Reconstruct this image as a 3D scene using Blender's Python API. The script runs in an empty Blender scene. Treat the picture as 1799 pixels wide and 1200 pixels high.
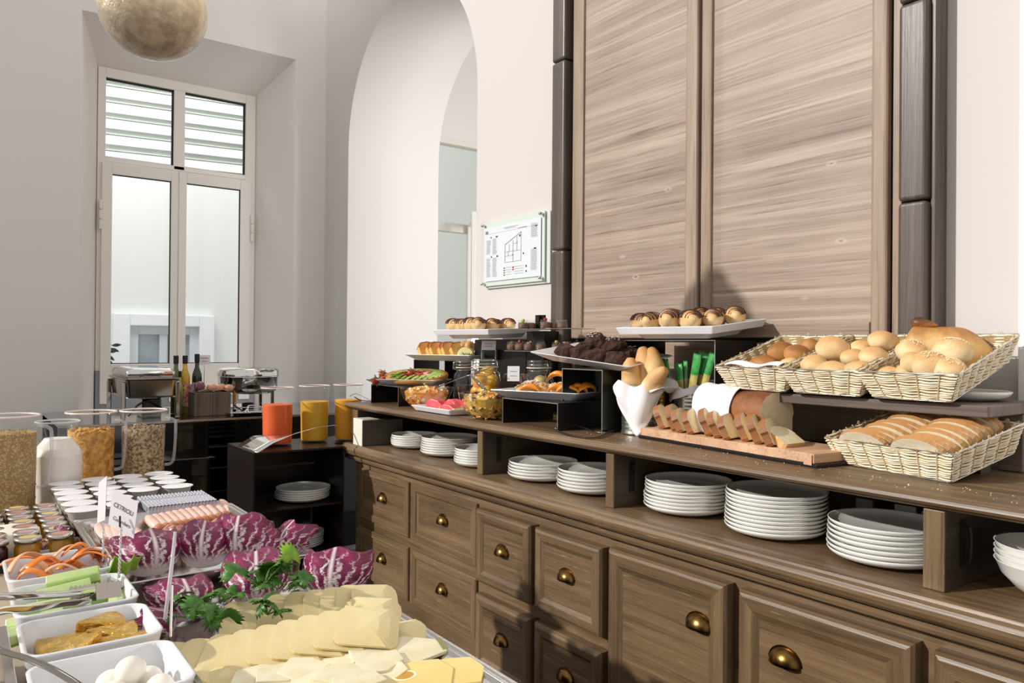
import bpy, bmesh, math, random
from mathutils import Vector, Matrix, Euler
R = random.Random(7)
PI = math.pi
rad = math.radians
C = bpy.context.scene.collection
S = bpy.context.scene

# ---------------------------------------------------------------- camera
cam_d = bpy.data.cameras.new('camera'); cam = bpy.data.objects.new('camera', cam_d); C.objects.link(cam)
cam_d.sensor_width = 36.0; cam_d.lens = 1343.0/1799*36.0; cam_d.clip_start = .02; cam_d.clip_end = 200
TH, PT, RO = rad(36.1), rad(.25), rad(.47)
cf = Vector((math.sin(TH)*math.cos(PT), math.cos(TH)*math.cos(PT), math.sin(PT)))
r0 = cf.cross(Vector((0,0,1))).normalized(); u0 = r0.cross(cf)
cr = math.cos(RO)*r0 + math.sin(RO)*u0; cu = -math.sin(RO)*r0 + math.cos(RO)*u0
mw = Matrix((cr, cu, -cf)).transposed().to_4x4(); mw.translation = Vector((0,0,1.35)); cam.matrix_world = mw
S.camera = cam
# ---------------------------------------------------------------- world, sun, large lights, exposure
S.view_settings.view_transform = 'Standard'; S.view_settings.look = 'None'
S.view_settings.gamma = 1; S.view_settings.use_curve_mapping = False
S.view_settings.exposure = EXPOSURE = 0.0
w = bpy.data.worlds.new('world'); S.world = w; w.use_nodes = True
wn = w.node_tree.nodes['Background']; wn.inputs[0].default_value = (1,.985,.965,1); wn.inputs[1].default_value = .68
sd = bpy.data.lights.new('sun','SUN'); sd.energy = 3.35; sd.angle = rad(1.2); sd.color = (1,.965,.92)
sun = bpy.data.objects.new('sun', sd); C.objects.link(sun)
sun.rotation_euler = Vector((1,-.38,-.52)).to_track_quat('-Z','Y').to_euler(); sun.location = (-4,2,5)
def area(name, loc, target, sx, sy, power, col=(1,1,1)):
    d = bpy.data.lights.new(name,'AREA'); d.shape='RECTANGLE'; d.size=sx; d.size_y=sy; d.energy=power; d.color=col
    o = bpy.data.objects.new(name,d); C.objects.link(o); o.location=loc
    o.rotation_euler = (Vector(target)-Vector(loc)).to_track_quat('-Z','Y').to_euler(); return o
area('next_room_daylight', (4.4,1.6,2.3), (2.9,5.4,1.9), 1.6, 2.6, 125, (1,.98,.96))
area('courtyard_fill', (1.2,6.6,5.6), (2.2,8.6,1.5), 3.5, 1.5, 230, (.97,.99,1))  # added fill lamp that brightens the courtyard facade

# ---------------------------------------------------------------- helpers
class NT:
    def __init__(s, name):
        m = bpy.data.materials.new(name); m.use_nodes = True; s.m = m; s.t = m.node_tree; s.b = s.t.nodes['Principled BSDF']
    def n(s, typ, **kw):
        x = s.t.nodes.new(typ)
        for k, v in kw.items():
            if k[0] == 'i' and k[1:].isdigit(): x.inputs[int(k[1:])].default_value = v
            elif k in x.inputs: x.inputs[k].default_value = v
            else: setattr(x, k, v)
        return x
    def l(s, a, b): s.t.links.new(a, b)
    def ramp(s, fac, stops):
        r = s.n('ShaderNodeValToRGB'); e = r.color_ramp.elements
        while len(e) < len(stops): e.new(.5)
        for q, (p, c) in zip(e, stops): q.position = p; q.color = (*c, 1) if len(c) == 3 else c
        s.l(fac, r.inputs[0]); return r.outputs[0]
    def mix(s, fac, a, b, mode='MIX'):
        x = s.n('ShaderNodeMix', data_type='RGBA', blend_type=mode)
        for v, i in ((fac,0),(a,6),(b,7)):
            if hasattr(v,'is_output') or isinstance(v, bpy.types.NodeSocket): s.l(v, x.inputs[i])
            elif i == 0: x.inputs[0].default_value = v
            else: x.inputs[i].default_value = (*v,1) if len(v)==3 else v
        return x.outputs[2]
    def math(s, op, a, b=0.0, c=0.0):
        x = s.n('ShaderNodeMath', operation=op)
        for i, v in enumerate((a,b,c)):
            if isinstance(v, bpy.types.NodeSocket): s.l(v, x.inputs[i])
            else: x.inputs[i].default_value = v
        return x.outputs[0]
    def coords(s, kind='Object', scale=(1,1,1), rot=(0,0,0)):
        tc = s.n('ShaderNodeTexCoord'); mp = s.n('ShaderNodeMapping'); mp.inputs['Scale'].default_value = scale; mp.inputs['Rotation'].default_value = rot
        s.l(tc.outputs[kind], mp.inputs[0]); return mp.outputs[0]
    def noise(s, vec, scale, detail=4, rough=.55, dist=0):
        x = s.n('ShaderNodeTexNoise', Scale=scale, Detail=detail, Roughness=rough, Distortion=dist)
        s.l(vec, x.inputs['Vector']); return x.outputs['Fac']
    def bump(s, h, strength=.3, dist=.002):
        x = s.n('ShaderNodeBump', Strength=strength, Distance=dist); s.l(h, x.inputs['Height']); s.l(x.outputs[0], s.b.inputs['Normal'])
def lin(h):
    h = h.lstrip('#'); v = [int(h[i:i+2],16)/255 for i in (0,2,4)]
    return tuple(x/12.92 if x <= .04045 else ((x+.055)/1.055)**2.4 for x in v)
def pbr(name, col, rough=.5, metal=0, col2=None, scale=12, stops=(.35,.65), bump=0, bscale=60, bdist=.002, kind='Object', spec=None, coat=0, sss=0, stretch=(1,1,1), emit=0):
    k = NT(name); b = k.b; c = lin(col)
    b.inputs['Base Color'].default_value = (*c,1); b.inputs['Roughness'].default_value = rough; b.inputs['Metallic'].default_value = metal
    if spec is not None: b.inputs['Specular IOR Level'].default_value = spec
    if coat: b.inputs['Coat Weight'].default_value = coat; b.inputs['Coat Roughness'].default_value = .08
    if sss: b.inputs['Subsurface Weight'].default_value = sss; b.inputs['Subsurface Radius'].default_value = (.01,.006,.004); b.inputs['Subsurface Scale'].default_value = .5
    if col2 or bump: v = k.coords(kind, stretch)
    if col2: k.l(k.ramp(k.noise(v, scale), [(stops[0], c), (stops[1], lin(col2))]), b.inputs['Base Color'])
    if bump: k.bump(k.noise(v, bscale, 5), bump, bdist)
    if emit: b.inputs['Emission Color'].default_value = (*c,1); b.inputs['Emission Strength'].default_value = emit
    return k.m
def wood(name, dark, mid, light, axis='Y', rough=.55, sc=1.0, knots=True, wear=.0, gloss=.5, calm=0):
    k = NT(name); st = {'Y':(16,.7,16),'X':(.7,16,16),'Z':(16,16,.7)}[axis]; fi = {'Y':(120,2.2,120),'X':(2.2,120,120),'Z':(120,120,2.2)}[axis]
    st = tuple(a*(2.2 if a>1 and calm else 1) for a in st); v = k.coords('Object', tuple(a*sc for a in st)); vf = k.coords('Object', tuple(a*sc for a in fi)); vo = k.coords('Object')
    warp = k.n('ShaderNodeVectorMath', operation='MULTIPLY_ADD')
    nz = k.n('ShaderNodeTexNoise', Scale=1.3, Detail=2); k.l(vo, nz.inputs['Vector'])
    k.l(nz.outputs['Color'], warp.inputs[0]); warp.inputs[1].default_value = (.35,.35,.35) if calm else (.9,.9,.9); k.l(v, warp.inputs[2])
    big = k.noise(warp.outputs[0], .8, 6, .62, .6)
    fine = k.noise(vf, 1.0, 3, .6)
    col = k.ramp(big, [(.28, lin(dark)), (.5, lin(mid)), (.72, lin(light))])
    lines = k.ramp(fine, [(.30,(.40,.37,.35)),(.46,(1,1,1))])
    col = k.mix(.75, col, lines, 'MULTIPLY')
    blotch = k.noise(vo, 2.2, 3, .5)
    col = k.mix(k.math('MULTIPLY', k.ramp(blotch,[(.4,(0,0,0)),(.75,(1,1,1))]), .35), col, lin(light))
    if calm:
        vk=k.coords('Object',(1,2.2,5.0)); vo_=k.n('ShaderNodeTexVoronoi',Scale=1.7); vo_.inputs['Randomness'].default_value=1; k.l(vk,vo_.inputs['Vector'])
        kn=k.ramp(vo_.outputs['Distance'],[(0,(.40,.33,.28)),(.022,(.55,.47,.40)),(.035,(1.0,1.0,1.0)),(.055,(1.0,1.0,1.0))])
        ring=k.ramp(vo_.outputs['Distance'],[(.03,(0,0,0)),(.05,(1,1,1)),(.10,(0,0,0))])
        col=k.mix(k.math('MULTIPLY',ring,.35),col,lin('#d8c6b4')); col=k.mix(.8,col,kn,'MULTIPLY')
    if wear:
        sp = k.noise(vf, 2.6, 2, .7); col = k.mix(k.math('MULTIPLY', k.ramp(sp,[(.68,(0,0,0)),(.78,(1,1,1))]), wear), col, lin('#cdb89a'))
    k.l(col, k.b.inputs['Base Color']); k.b.inputs['Roughness'].default_value = rough; k.b.inputs['Specular IOR Level'].default_value = gloss
    h = k.math('ADD', k.math('MULTIPLY', fine, .6), k.math('MULTIPLY', big, .5)); k.bump(h, .55, .0022)
    return k.m
def thin_glass(name, tint=(.97,.98,.98), refl=1.0, rough=.02, body=0.0, bodycol=(1,1,1)):
    k = NT(name); t = k.t; out = t.nodes['Material Output']
    tr = k.n('ShaderNodeBsdfTransparent', Color=(*tint,1)); gl = k.n('ShaderNodeBsdfGlossy', Roughness=rough); gl.inputs['Color'].default_value=(1,1,1,1)
    fr = k.n('ShaderNodeLayerWeight', Blend=.35); f = k.math('MULTIPLY', k.ramp(fr.outputs['Facing'], [(0,(.04,)*3),(.6,(.10,)*3),(1,(.75,)*3)]), refl)
    mx = k.n('ShaderNodeMixShader'); k.l(f, mx.inputs[0]); k.l(tr.outputs[0], mx.inputs[1]); k.l(gl.outputs[0], mx.inputs[2]); last = mx
    if body:
        df = k.n('ShaderNodeBsdfDiffuse'); df.inputs['Color'].default_value=(*bodycol,1); m2 = k.n('ShaderNodeMixShader'); m2.inputs[0].default_value = body
        k.l(mx.outputs[0], m2.inputs[1]); k.l(df.outputs[0], m2.inputs[2]); last = m2
    k.l(last.outputs[0], out.inputs['Surface']); t.nodes.remove(k.b); return k.m

class MB:
    def __init__(s): s.v=[]; s.f=[]; s.uv=[]
    def add(s, vs, fs, M=None, uvs=None):
        o=len(s.v); s.v += [tuple(M@Vector(p)) if M else tuple(p) for p in vs]; s.f += [tuple(i+o for i in q) for q in fs]
        s.uv += list(uvs) if uvs else [(0,0)]*len(vs); return s
    def box(s,x0,y0,z0,x1,y1,z1,M=None):
        v=[(x,y,z) for x in (x0,x1) for y in (y0,y1) for z in (z0,z1)]
        return s.add(v,[(0,1,3,2),(4,6,7,5),(0,4,5,1),(2,3,7,6),(0,2,6,4),(1,5,7,3)],M)
    def cbox(s,c,d,M=None): return s.box(c[0]-d[0]/2,c[1]-d[1]/2,c[2]-d[2]/2,c[0]+d[0]/2,c[1]+d[1]/2,c[2]+d[2]/2,M)
    def lathe(s,prof,n=32,M=None,close=True,sx=1,sy=1):
        v=[];f=[];m=len(prof)
        for r,z in prof:
            for k in range(n): a=2*PI*k/n; v.append((r*math.cos(a)*sx,r*math.sin(a)*sy,z))
        for i in range(m-1):
            for k in range(n): f.append((i*n+k,i*n+(k+1)%n,(i+1)*n+(k+1)%n,(i+1)*n+k))
        if close:
            if prof[0][0]>1e-5: f.append(tuple(reversed(range(n))))
            if prof[-1][0]>1e-5: f.append(tuple(range((m-1)*n,m*n)))
        return s.add(v,f,M)
    def prism(s,poly,h0,h1,plane='xy',M=None):
        n=len(poly); v=[]
        for h in (h0,h1):
            for a,b in poly: v.append({'xy':(a,b,h),'xz':(a,h,b),'yz':(h,a,b)}[plane])
        f=[tuple(range(n))[::-1],tuple(range(n,2*n))]+[(i,(i+1)%n,n+(i+1)%n,n+i) for i in range(n)]
        return s.add(v,f,M)
    def tube(s,pts,r,n=6,M=None,cap=True,flat=1.0):
        pts=[Vector(p) for p in pts]; m=len(pts); v=[];f=[]; up=None
        for i,p in enumerate(pts):
            t=(pts[min(i+1,m-1)]-pts[max(i-1,0)]); t = t.normalized() if t.length>1e-9 else Vector((0,0,1))
            if up is None: up=t.orthogonal().normalized() if abs(t.z)>.9 else Vector((0,0,1))
            a=(up-t*up.dot(t)); a = a.normalized() if a.length>1e-6 else t.orthogonal().normalized(); up=a; b=t.cross(a)
            rr=r[i] if isinstance(r,(list,tuple)) else r
            for k in range(n): q=2*PI*k/n; v.append(tuple(p+(a*math.cos(q)*flat+b*math.sin(q))*rr))
        for i in range(m-1):
            for k in range(n): f.append((i*n+k,i*n+(k+1)%n,(i+1)*n+(k+1)%n,(i+1)*n+k))
        if cap: f.append(tuple(reversed(range(n)))); f.append(tuple(range((m-1)*n,m*n)))
        return s.add(v,f,M)
    def grid(s,fn,nu,nv,M=None,wrap=False):
        v=[];uv=[];f=[]
        for j in range(nv+1):
            for i in range(nu+1): u,w_=i/nu,j/nv; v.append(tuple(fn(u,w_))); uv.append((u,w_))
        for j in range(nv):
            for i in range(nu): a=j*(nu+1)+i; f.append((a,a+1,a+nu+2,a+nu+1))
        return s.add(v,f,M,uv)
    def ball(s,r,M=None,n=16,m=10,sx=1,sy=1,sz=1,fn=None):
        v=[(0,0,-r*sz)];f=[]
        for j in range(1,m):
            p=-PI/2+PI*j/m
            for k in range(n): q=2*PI*k/n; v.append((r*sx*math.cos(p)*math.cos(q),r*sy*math.cos(p)*math.sin(q),r*sz*math.sin(p)))
        v.append((0,0,r*sz)); L=len(v)-1
        for k in range(n): f.append((0,1+(k+1)%n,1+k)); f.append((L,L-n+k,L-n+(k+1)%n))
        for j in range(m-2):
            for k in range(n): a=1+j*n; f.append((a+k,a+(k+1)%n,a+n+(k+1)%n,a+n+k))
        if fn: v=[fn(Vector(p)) for p in v]
        return s.add(v,f,M)
    def build(s,name,mat,parent=None,smooth=False,world=False,bevel=0,bseg=2,solid=0,sub=0,loc=(0,0,0),rot=(0,0,0),offset=0):
        me=bpy.data.meshes.new(name); off=Vector((0,0,0))
        vs=s.v
        if world and parent is not None:
            W_=Matrix(); q_=parent
            while q_ is not None: W_=q_.matrix_basis@W_; q_=q_.parent
            inv=W_.inverted(); vs=[tuple(inv@Vector(p)) for p in vs]
        me.from_pydata(vs,[],s.f); me.update()
        if any(u!=(0,0) for u in s.uv):
            L=me.uv_layers.new(name='uv')
            for lp in me.loops: L.data[lp.index].uv=s.uv[lp.vertex_index]
        bm=bmesh.new(); bm.from_mesh(me); bmesh.ops.recalc_face_normals(bm,faces=bm.faces); bm.to_mesh(me); bm.free()
        for m_ in (mat if isinstance(mat,(list,tuple)) else [mat]): me.materials.append(m_)
        if smooth: me.polygons.foreach_set('use_smooth',[True]*len(me.polygons))
        o=bpy.data.objects.new(name,me); C.objects.link(o); o.location=loc; o.rotation_euler=rot
        if parent is not None: o.parent=parent
        if sub: q=o.modifiers.new('s','SUBSURF'); q.levels=q.render_levels=sub
        if solid: q=o.modifiers.new('t','SOLIDIFY'); q.thickness=solid; q.offset=offset
        if bevel: q=o.modifiers.new('b','BEVEL'); q.width=bevel; q.segments=bseg; q.limit_method='ANGLE'; q.angle_limit=rad(40)
        if smooth and bevel==0 and smooth=='auto': pass
        return o
def T(x=0,y=0,z=0,rz=0,rx=0,ry=0,s=1):
    return Matrix.Translation((x,y,z)) @ Euler((rx,ry,rz),'XYZ').to_matrix().to_4x4() @ Matrix.Scale(s,4)
def tag(o,label=None,cat=None,group=None,kind=None):
    if label: o['label']=label
    if cat: o['category']=cat
    if group: o['group']=group
    if kind: o['kind']=kind
    return o
def thing(name,label,cat,loc=(0,0,0),rot=(0,0,0),group=None):
    o=bpy.data.objects.new(name,None); C.objects.link(o); o.empty_display_size=.05
    o.location=loc; o.rotation_euler=rot if isinstance(rot,(tuple,list,Euler)) else (0,0,rot); o.matrix_basis  # basis used by build(world=True)
    return tag(o,label,cat,group)
def dup(root,loc=None,rot=None,label=None,group=None,scale=None):
    def cp(o,par):
        c=o.copy(); C.objects.link(c); c.parent=par
        for ch in list(o.children): cp(ch,c)
        return c
    r=cp(root,root.parent)
    if loc is not None: r.location=loc
    if rot is not None: r.rotation_euler=rot if isinstance(rot,(tuple,list)) else (0,0,rot)
    if scale is not None: r.scale=(scale,)*3 if not isinstance(scale,(tuple,list)) else scale
    if label: r['label']=label
    if group: r['group']=group
    return r
def struct(o): o['kind']='structure'; return o
ORD='first second third fourth fifth sixth seventh eighth ninth tenth eleventh twelfth thirteenth fourteenth fifteenth sixteenth seventeenth eighteenth nineteenth twentieth'.split()
def nth(i,n=None,end='last'):
    return end if (n and i==n-1) else ORD[i]
def catmull(pts,n=8):
    P=[Vector(p) for p in pts]; out=[]
    for i in range(len(P)-1):
        a=P[max(i-1,0)];b=P[i];c=P[i+1];d=P[min(i+2,len(P)-1)]
        for k in range(n):
            t=k/n; out.append(.5*((2*b)+(c-a)*t+(2*a-5*b+4*c-d)*t*t+(3*b-a-3*c+d)*t**3))
    out.append(P[-1]); return out
CF,CR,CU=cf.copy(),cr.copy(),cu.copy()
def on(u,v,X=None,Y=None,z=None):
    """where the sight line through a measured photo point meets a real plane of the room"""
    d=CF+(u-899.5)/1343*CR-(v-600)/1343*CU; o=Vector((0,0,1.35))
    k=X/d.x if X is not None else Y/d.y if Y is not None else (z-1.35)/d.z
    return o+d*k
def rr(hx,hy,rc,n=5):
    p=[]
    for cx,cy,a0 in ((hx-rc,hy-rc,0),(-hx+rc,hy-rc,PI/2),(-hx+rc,-hy+rc,PI),(hx-rc,-hy+rc,1.5*PI)):
        for k in range(n+1): a=a0+PI/2*k/n; p.append((cx+rc*math.cos(a),cy+rc*math.sin(a)))
    return p
def loft(m,rings,M=None,cap0=True,cap1=True,n=5):
    # rings: (hx,hy,rc,z)
    v=[];f=[]
    for hx,hy,rc,z in rings: v+=[(a,b,z) for a,b in rr(hx,hy,rc,n)]
    k=4*(n+1)
    for i in range(len(rings)-1):
        for j in range(k): f.append((i*k+j,i*k+(j+1)%k,(i+1)*k+(j+1)%k,(i+1)*k+j))
    if cap0: f.append(tuple(reversed(range(k))))
    if cap1: f.append(tuple(range((len(rings)-1)*k,len(rings)*k)))
    return m.add(v,f,M)
def riser(label,x0,x1,y0,y1,z0,z1,back=False,rz=0,group=None):
    cx,cy=(x0+x1)/2,(y0+y1)/2; hx,hy=(x1-x0)/2,(y1-y0)/2; h=z1-z0; t=.0035
    r=thing('riser_stand',label,'stand',(cx,cy,z0),rz)
    MB().box(-hx,-hy,h-t,hx,hy,h).build('top_plate',M_black,r)
    MB().box(-hx,-hy,0,hx,-hy+t,h-t).build('leg',M_black,r); MB().box(-hx,hy-t,0,hx,hy,h-t).build('leg',M_black,r)
    MB().box(-hx-.001,-hy,0,-hx+.0008,-hy+t,h).box(-hx-.001,hy-t,0,-hx+.0008,hy,h).box(-hx-.001,-hy+t,h-t,-hx+.0008,hy-t,h).build('bare_edge',M_edge,r)
    if back: MB().box(hx-t,-hy+t,0,hx,hy-t,h-t).build('back_plate',M_sunlitsteel,r)
    return r
def flared(name,label,loc,rot,w,d,h=.026,inset=.055,mat=None,rc=.02):
    # platter with wide sloping rim; w along local x, d along local y; origin under its foot
    t=thing(name,label,'platter',loc,rot); hx,hy=w/2,d/2
    m=MB(); loft(m,[(hx-inset,hy-inset,rc,0),(hx-inset+.004,hy-inset+.004,rc,0),(hx-.004,hy-.004,rc*.6,h-.005),(hx,hy,rc*.6,h-.002),(hx,hy,rc*.6,h),(hx-.005,hy-.005,rc*.6,h),(hx-inset,hy-inset,rc,.007),(.01,.01,.005,.006)],n=4)
    m.build('dish',mat or M_porc,t,smooth=False,bevel=.0012); return t
def blob(r,sx,sy,sz,seed=0,amp=.12,freq=2.2,n=18,m=12,M=None,mb=None):
    from mathutils import noise
    o=Vector((seed*3.7,seed*1.3,-seed*2.1))
    def fn(p):
        q=noise.noise(p*freq/r+o); return tuple(p*(1+amp*q))
    b=mb or MB(); return b.ball(r,M,n,m,sx,sy,sz,fn)
def bread_mat(name,base,mid,top,rough=.6,spots=True,z0=.1,z1=.9,bump=.12):
    k=NT(name); tc=k.n('ShaderNodeTexCoord'); sp=k.n('ShaderNodeSeparateXYZ'); k.l(tc.outputs['Generated'],sp.inputs[0])
    nz=k.noise(tc.outputs['Object'],22,4,.6); f=k.math('ADD',sp.outputs[2],k.math('MULTIPLY',k.math('SUBTRACT',nz,.5),.9))
    c=k.ramp(f,[(z0,lin(base)),((z0+z1)/2,lin(mid)),(z1,lin(top))]); k.l(c,k.b.inputs['Base Color']); k.b.inputs['Roughness'].default_value=rough
    k.bump(k.noise(tc.outputs['Object'],90,5),bump,.003); return k.m
# ---------------------------------------------------------------- materials
M_wall = pbr('wall_plaster','#d0cac6',.85,bump=.25,bscale=220,bdist=.001)
M_wall2 = pbr('window_wall_plaster','#ebe5e1',.85,bump=.25,bscale=220,bdist=.001)
M_white_wall = pbr('arch_plaster','#ece8e6',.85,bump=.15,bscale=180,bdist=.001)
M_paintwood = pbr('white_painted_frame','#ebe5dd',.35)
M_facade = pbr('courtyard_render','#f0f0ee',.8)
M_frost = pbr('frosted_pane','#b9c2cd',.25,col2='#8f989f',scale=2)
M_slat = pbr('louvre_metal','#b8beb8',.45,metal=.2)
M_ceil = pbr('shaded_ceiling','#8d7f76',.9)  # shade on the far ceiling put into its brown-grey colour
M_pane = thin_glass('window_glass',(.94,.96,.95),.35)
M_floor = pbr('dark_slate','#4a4745',.35,bump=.1)
M_grout = pbr('grout','#22201f',.8)
M_skirt = pbr('black_skirting','#191716',.3)
M_panelwood = wood('brushed_pine_panel','#806b5c','#9a8575','#b7a494','Y',.5,1.0,calm=1)
M_stile = wood('brushed_pine_stile','#76614f','#927c68','#ab9783','Z',.5,1.3)
M_rail = wood('brushed_pine_rail','#76614f','#927c68','#ab9783','Y',.5,1.3)
M_post = wood('dark_pine_post','#3c3330','#51463f','#6a5d56','Z',.38,1.6)
M_dress_y = wood('brown_pine_long','#47351f','#6b5339','#8c7253','Y',.42,1.5,wear=.9,gloss=.6)
M_dress_z = wood('brown_pine_upright','#47351f','#69523a','#876f50','Z',.42,1.5,wear=.9,gloss=.6)
M_dress_x = wood('brown_pine_cross','#392c21','#52412f','#6c5844','X',.4,1.2,wear=.35)
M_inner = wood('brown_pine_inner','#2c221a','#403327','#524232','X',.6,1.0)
M_benchwood = wood('grey_pine_plank','#4b3f38','#66574e','#817166','Y',.5,1.3)
M_brass = pbr('antique_brass','#8a6a3a',.28,metal=1,col2='#5b4423',scale=30)
M_iron = pbr('dark_iron','#3a3530',.5,metal=.7)
M_china = pbr('white_china','#f4f2ec',.12,coat=.4)
M_porc = pbr('white_porcelain','#e9e9ec',.18,coat=.3)
M_black = pbr('black_steel','#201d1d',.3,metal=.3,spec=.6)
M_edge = pbr('bare_steel_edge','#b5b0a8',.3,metal=.9)
M_steel = pbr('stainless_steel','#c9c7c4',.18,metal=1)
M_chrome = pbr('chrome','#dcdad6',.07,metal=1)
M_chromed = pbr('smoked_chrome','#9a938c',.09,metal=1)
M_gloss = pbr('black_gloss','#121110',.06,spec=.8,coat=.5)
M_glass = thin_glass('clear_glass',(.955,.965,.965),1.5)
M_plas = thin_glass('clear_acrylic',(.97,.97,.97),.45,.05,.02,(.9,.9,.93))
M_paper = pbr('white_paper','#f0eef0',.6)
M_card = pbr('card_stock','#dfd9df',.5)
M_ink = pbr('black_ink','#1b1a1c',.6)
M_greyink = pbr('grey_ink','#a4a3ae',.6)
M_redink = pbr('red_ink','#b8262c',.6)
M_cloth = pbr('white_napkin','#f3eff0',.8,bump=.15,bscale=500,bdist=.0006)
M_sunlitsteel = pbr('sunlit_black_steel','#5f5b58',.45,metal=.2)  # sunlight on the black back plate put into a lighter grey
# ---------------------------------------------------------------- setting
WX = 2.40      # arch wall plane
WY = 5.86      # window wall plane
# floor of slate tiles
m=MB().box(-6,-2.5,-.06,7,7.2,-.012); fl=struct(m.build('floor',M_grout))
ti=0
proto=None
for i in range(-2,14):
    for j in range(4,22):
        x,y=i*.45-.6,j*.3+.25
        if y<1.8 or y>6.3 or x>5 : continue
        if x>2.05 and y<3.4: continue
        if proto is None:
            t_=MB().box(-.222,-.147,-.012,.222,.147,0).build('tile',M_floor,fl,bevel=.003,loc=(x,y,0)); proto=t_
        else:
            t_=proto.copy(); C.objects.link(t_); t_.location=(x,y,R.uniform(-.001,.001))
# arch wall (x = WX .. WX+.79) with an arched opening
AY0,AY1,AZ=3.645,5.416,2.815; ar=(AY1-AY0)/2; ac=(AY0+AY1)/2
def arch_wall(x0,x1,mat,name):
    m=MB()
    n=40
    arc=[(ac+ar*math.cos(PI*k/n),AZ+ar*1.03*math.sin(PI*k/n)) for k in range(n+1)]  # from AY1 side to AY0 side
    # quads between the arc and the top edge, plus piers
    top=6.2
    for x in (x0,x1):
        pass
    def face(x):
        o=len(m.v)
        vs=[(x,AY1,0)]+[(x,a,b) for a,b in arc]+[(x,AY0,0)]
        tv=[(x,AY1,top)]+[(x,a,top) for a,b in arc]+[(x,AY0,top)]
        m.v+=vs+tv; k=len(vs); m.uv+=[(0,0)]*(2*k)
        for i in range(1,k-2): m.f.append((o+i,o+i+1,o+k+i+1,o+k+i))
        # piers
        o=len(m.v); m.v+=[(x,AY1,0),(x,WY+.35,0),(x,WY+.35,top),(x,AY1,top),(x,AY0,0),(x,AY0,top),(x,-2.5,top),(x,-2.5,0)]; m.uv+=[(0,0)]*8
        m.f.append((o,o+1,o+2,o+3)); m.f.append((o+4,o+5,o+6,o+7))
    face(x0); face(x1)
    # ends and top
    m.box(x0,-2.5,top-.001,x1,WY+.35,top); 
    return m
m=arch_wall(WX,WX+.79,M_wall,'wall_right'); wr=struct(m.build('wall_right',M_wall))
m=MB(); n=48
prof=[(AY1,0)]+[(ac+ar*math.cos(PI*k/n),AZ+ar*1.03*math.sin(PI*k/n)) for k in range(n+1)]+[(AY0,0)]
m.grid(lambda u,v:(WX+.0+.79*v, *prof[min(int(round(u*(len(prof)-1))),len(prof)-1)]),len(prof)-1,1)
rv=m.build('arch_reveal',M_white_wall,wr,smooth=True)
struct(MB().box(WX-.012,5.416,0,WX+.0,WY,.10).build('baseboard_right',M_skirt))
struct(MB().box(WX-.012,5.404,0,WX+.79,5.416,.10).build('baseboard_arch',M_skirt))
# pier at the right edge of view
struct(MB().box(WX-.05,-2.5,0,WX+.1,.875,6.2).build('wall_pier',M_white_wall,bevel=.004))
# window wall with splayed reveal
ox0,ox1,oz=.672,2.147,3.58; ix0,ix1,iz=.818,1.946,3.335; rd=.36; zb=.86
m=MB()
def rect(pts): o=len(m.v); m.v+=pts; m.uv+=[(0,0)]*4; m.f.append((o,o+1,o+2,o+3))
rect([(-1.2,WY,0),(ox0,WY,0),(ox0,WY,6.2),(-1.2,WY,6.2)]); rect([(ox1,WY,0),(2.40,WY,0),(2.40,WY,6.2),(ox1,WY,6.2)])
rect([(ox0,WY,oz),(ox1,WY,oz),(ox1,WY,6.2),(ox0,WY,6.2)]); rect([(ox0,WY,0),(ox1,WY,0),(ox1,WY,zb),(ox0,WY,zb)])
Yi=WY+rd
rect([(ox0,WY,zb),(ox0,WY,oz),(ix0,Yi,iz),(ix0,Yi,zb)]); rect([(ox1,WY,zb),(ox1,WY,oz),(ix1,Yi,iz),(ix1,Yi,zb)])
rect([(ox0,WY,oz),(ox1,WY,oz),(ix1,Yi,iz),(ix0,Yi,iz)]); rect([(ox0,WY,zb),(ox1,WY,zb),(ix1,Yi,zb),(ix0,Yi,zb)])
# outer skin (seen from the courtyard side it closes the wall)
for a,b,c,d in ((-1.2,ix0,0,6.2),(ix1,3.19,0,6.2),(ix0,ix1,iz,6.2),(ix0,ix1,0,zb)):
    m.box(a,Yi+.06,c,b,Yi+.10,d)
wb=struct(m.build('wall_back',M_wall2))
# far room beyond the arch: its part of the facade wall, with opening
FY=6.22
fx0,fx1,fz0,fz1=3.45,4.65,.15,3.30
m=MB().box(3.19,FY,0,fx0,FY+.25,4.42).box(fx1,FY,0,7,FY+.25,4.42).box(fx0,FY,fz1,fx1,FY+.25,4.42).box(fx0,FY,0,fx1,FY+.25,fz0)
struct(m.build('wall_far',M_white_wall))
struct(MB().box(3.19,3.0,4.42,7,6.5,4.5).build('ceiling',M_ceil))
struct(MB().box(3.19,FY-.06,4.34,7,FY,4.42).build('trim_1',M_white_wall,bevel=.02))
# ceiling lamp of the far room
t=thing('ceiling_lamp','round flush ceiling lamp with dark rim seen through the arch','lamp',(3.86,6.02,4.42))
MB().lathe([(.0,-.002),(.155,-.002),(.165,-.03),(.15,-.05),(.135,-.045)],40).build('rim',M_iron,t,smooth=True,loc=(0,-.05,0))
MB().lathe([(0,-.055),(.06,-.052),(.12,-.045),(.137,-.035)],40,close=False).build('diffuser',pbr('lamp_diffuser','#d9d5cc',.4),t,smooth=True,loc=(0,-.05,0))
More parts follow.
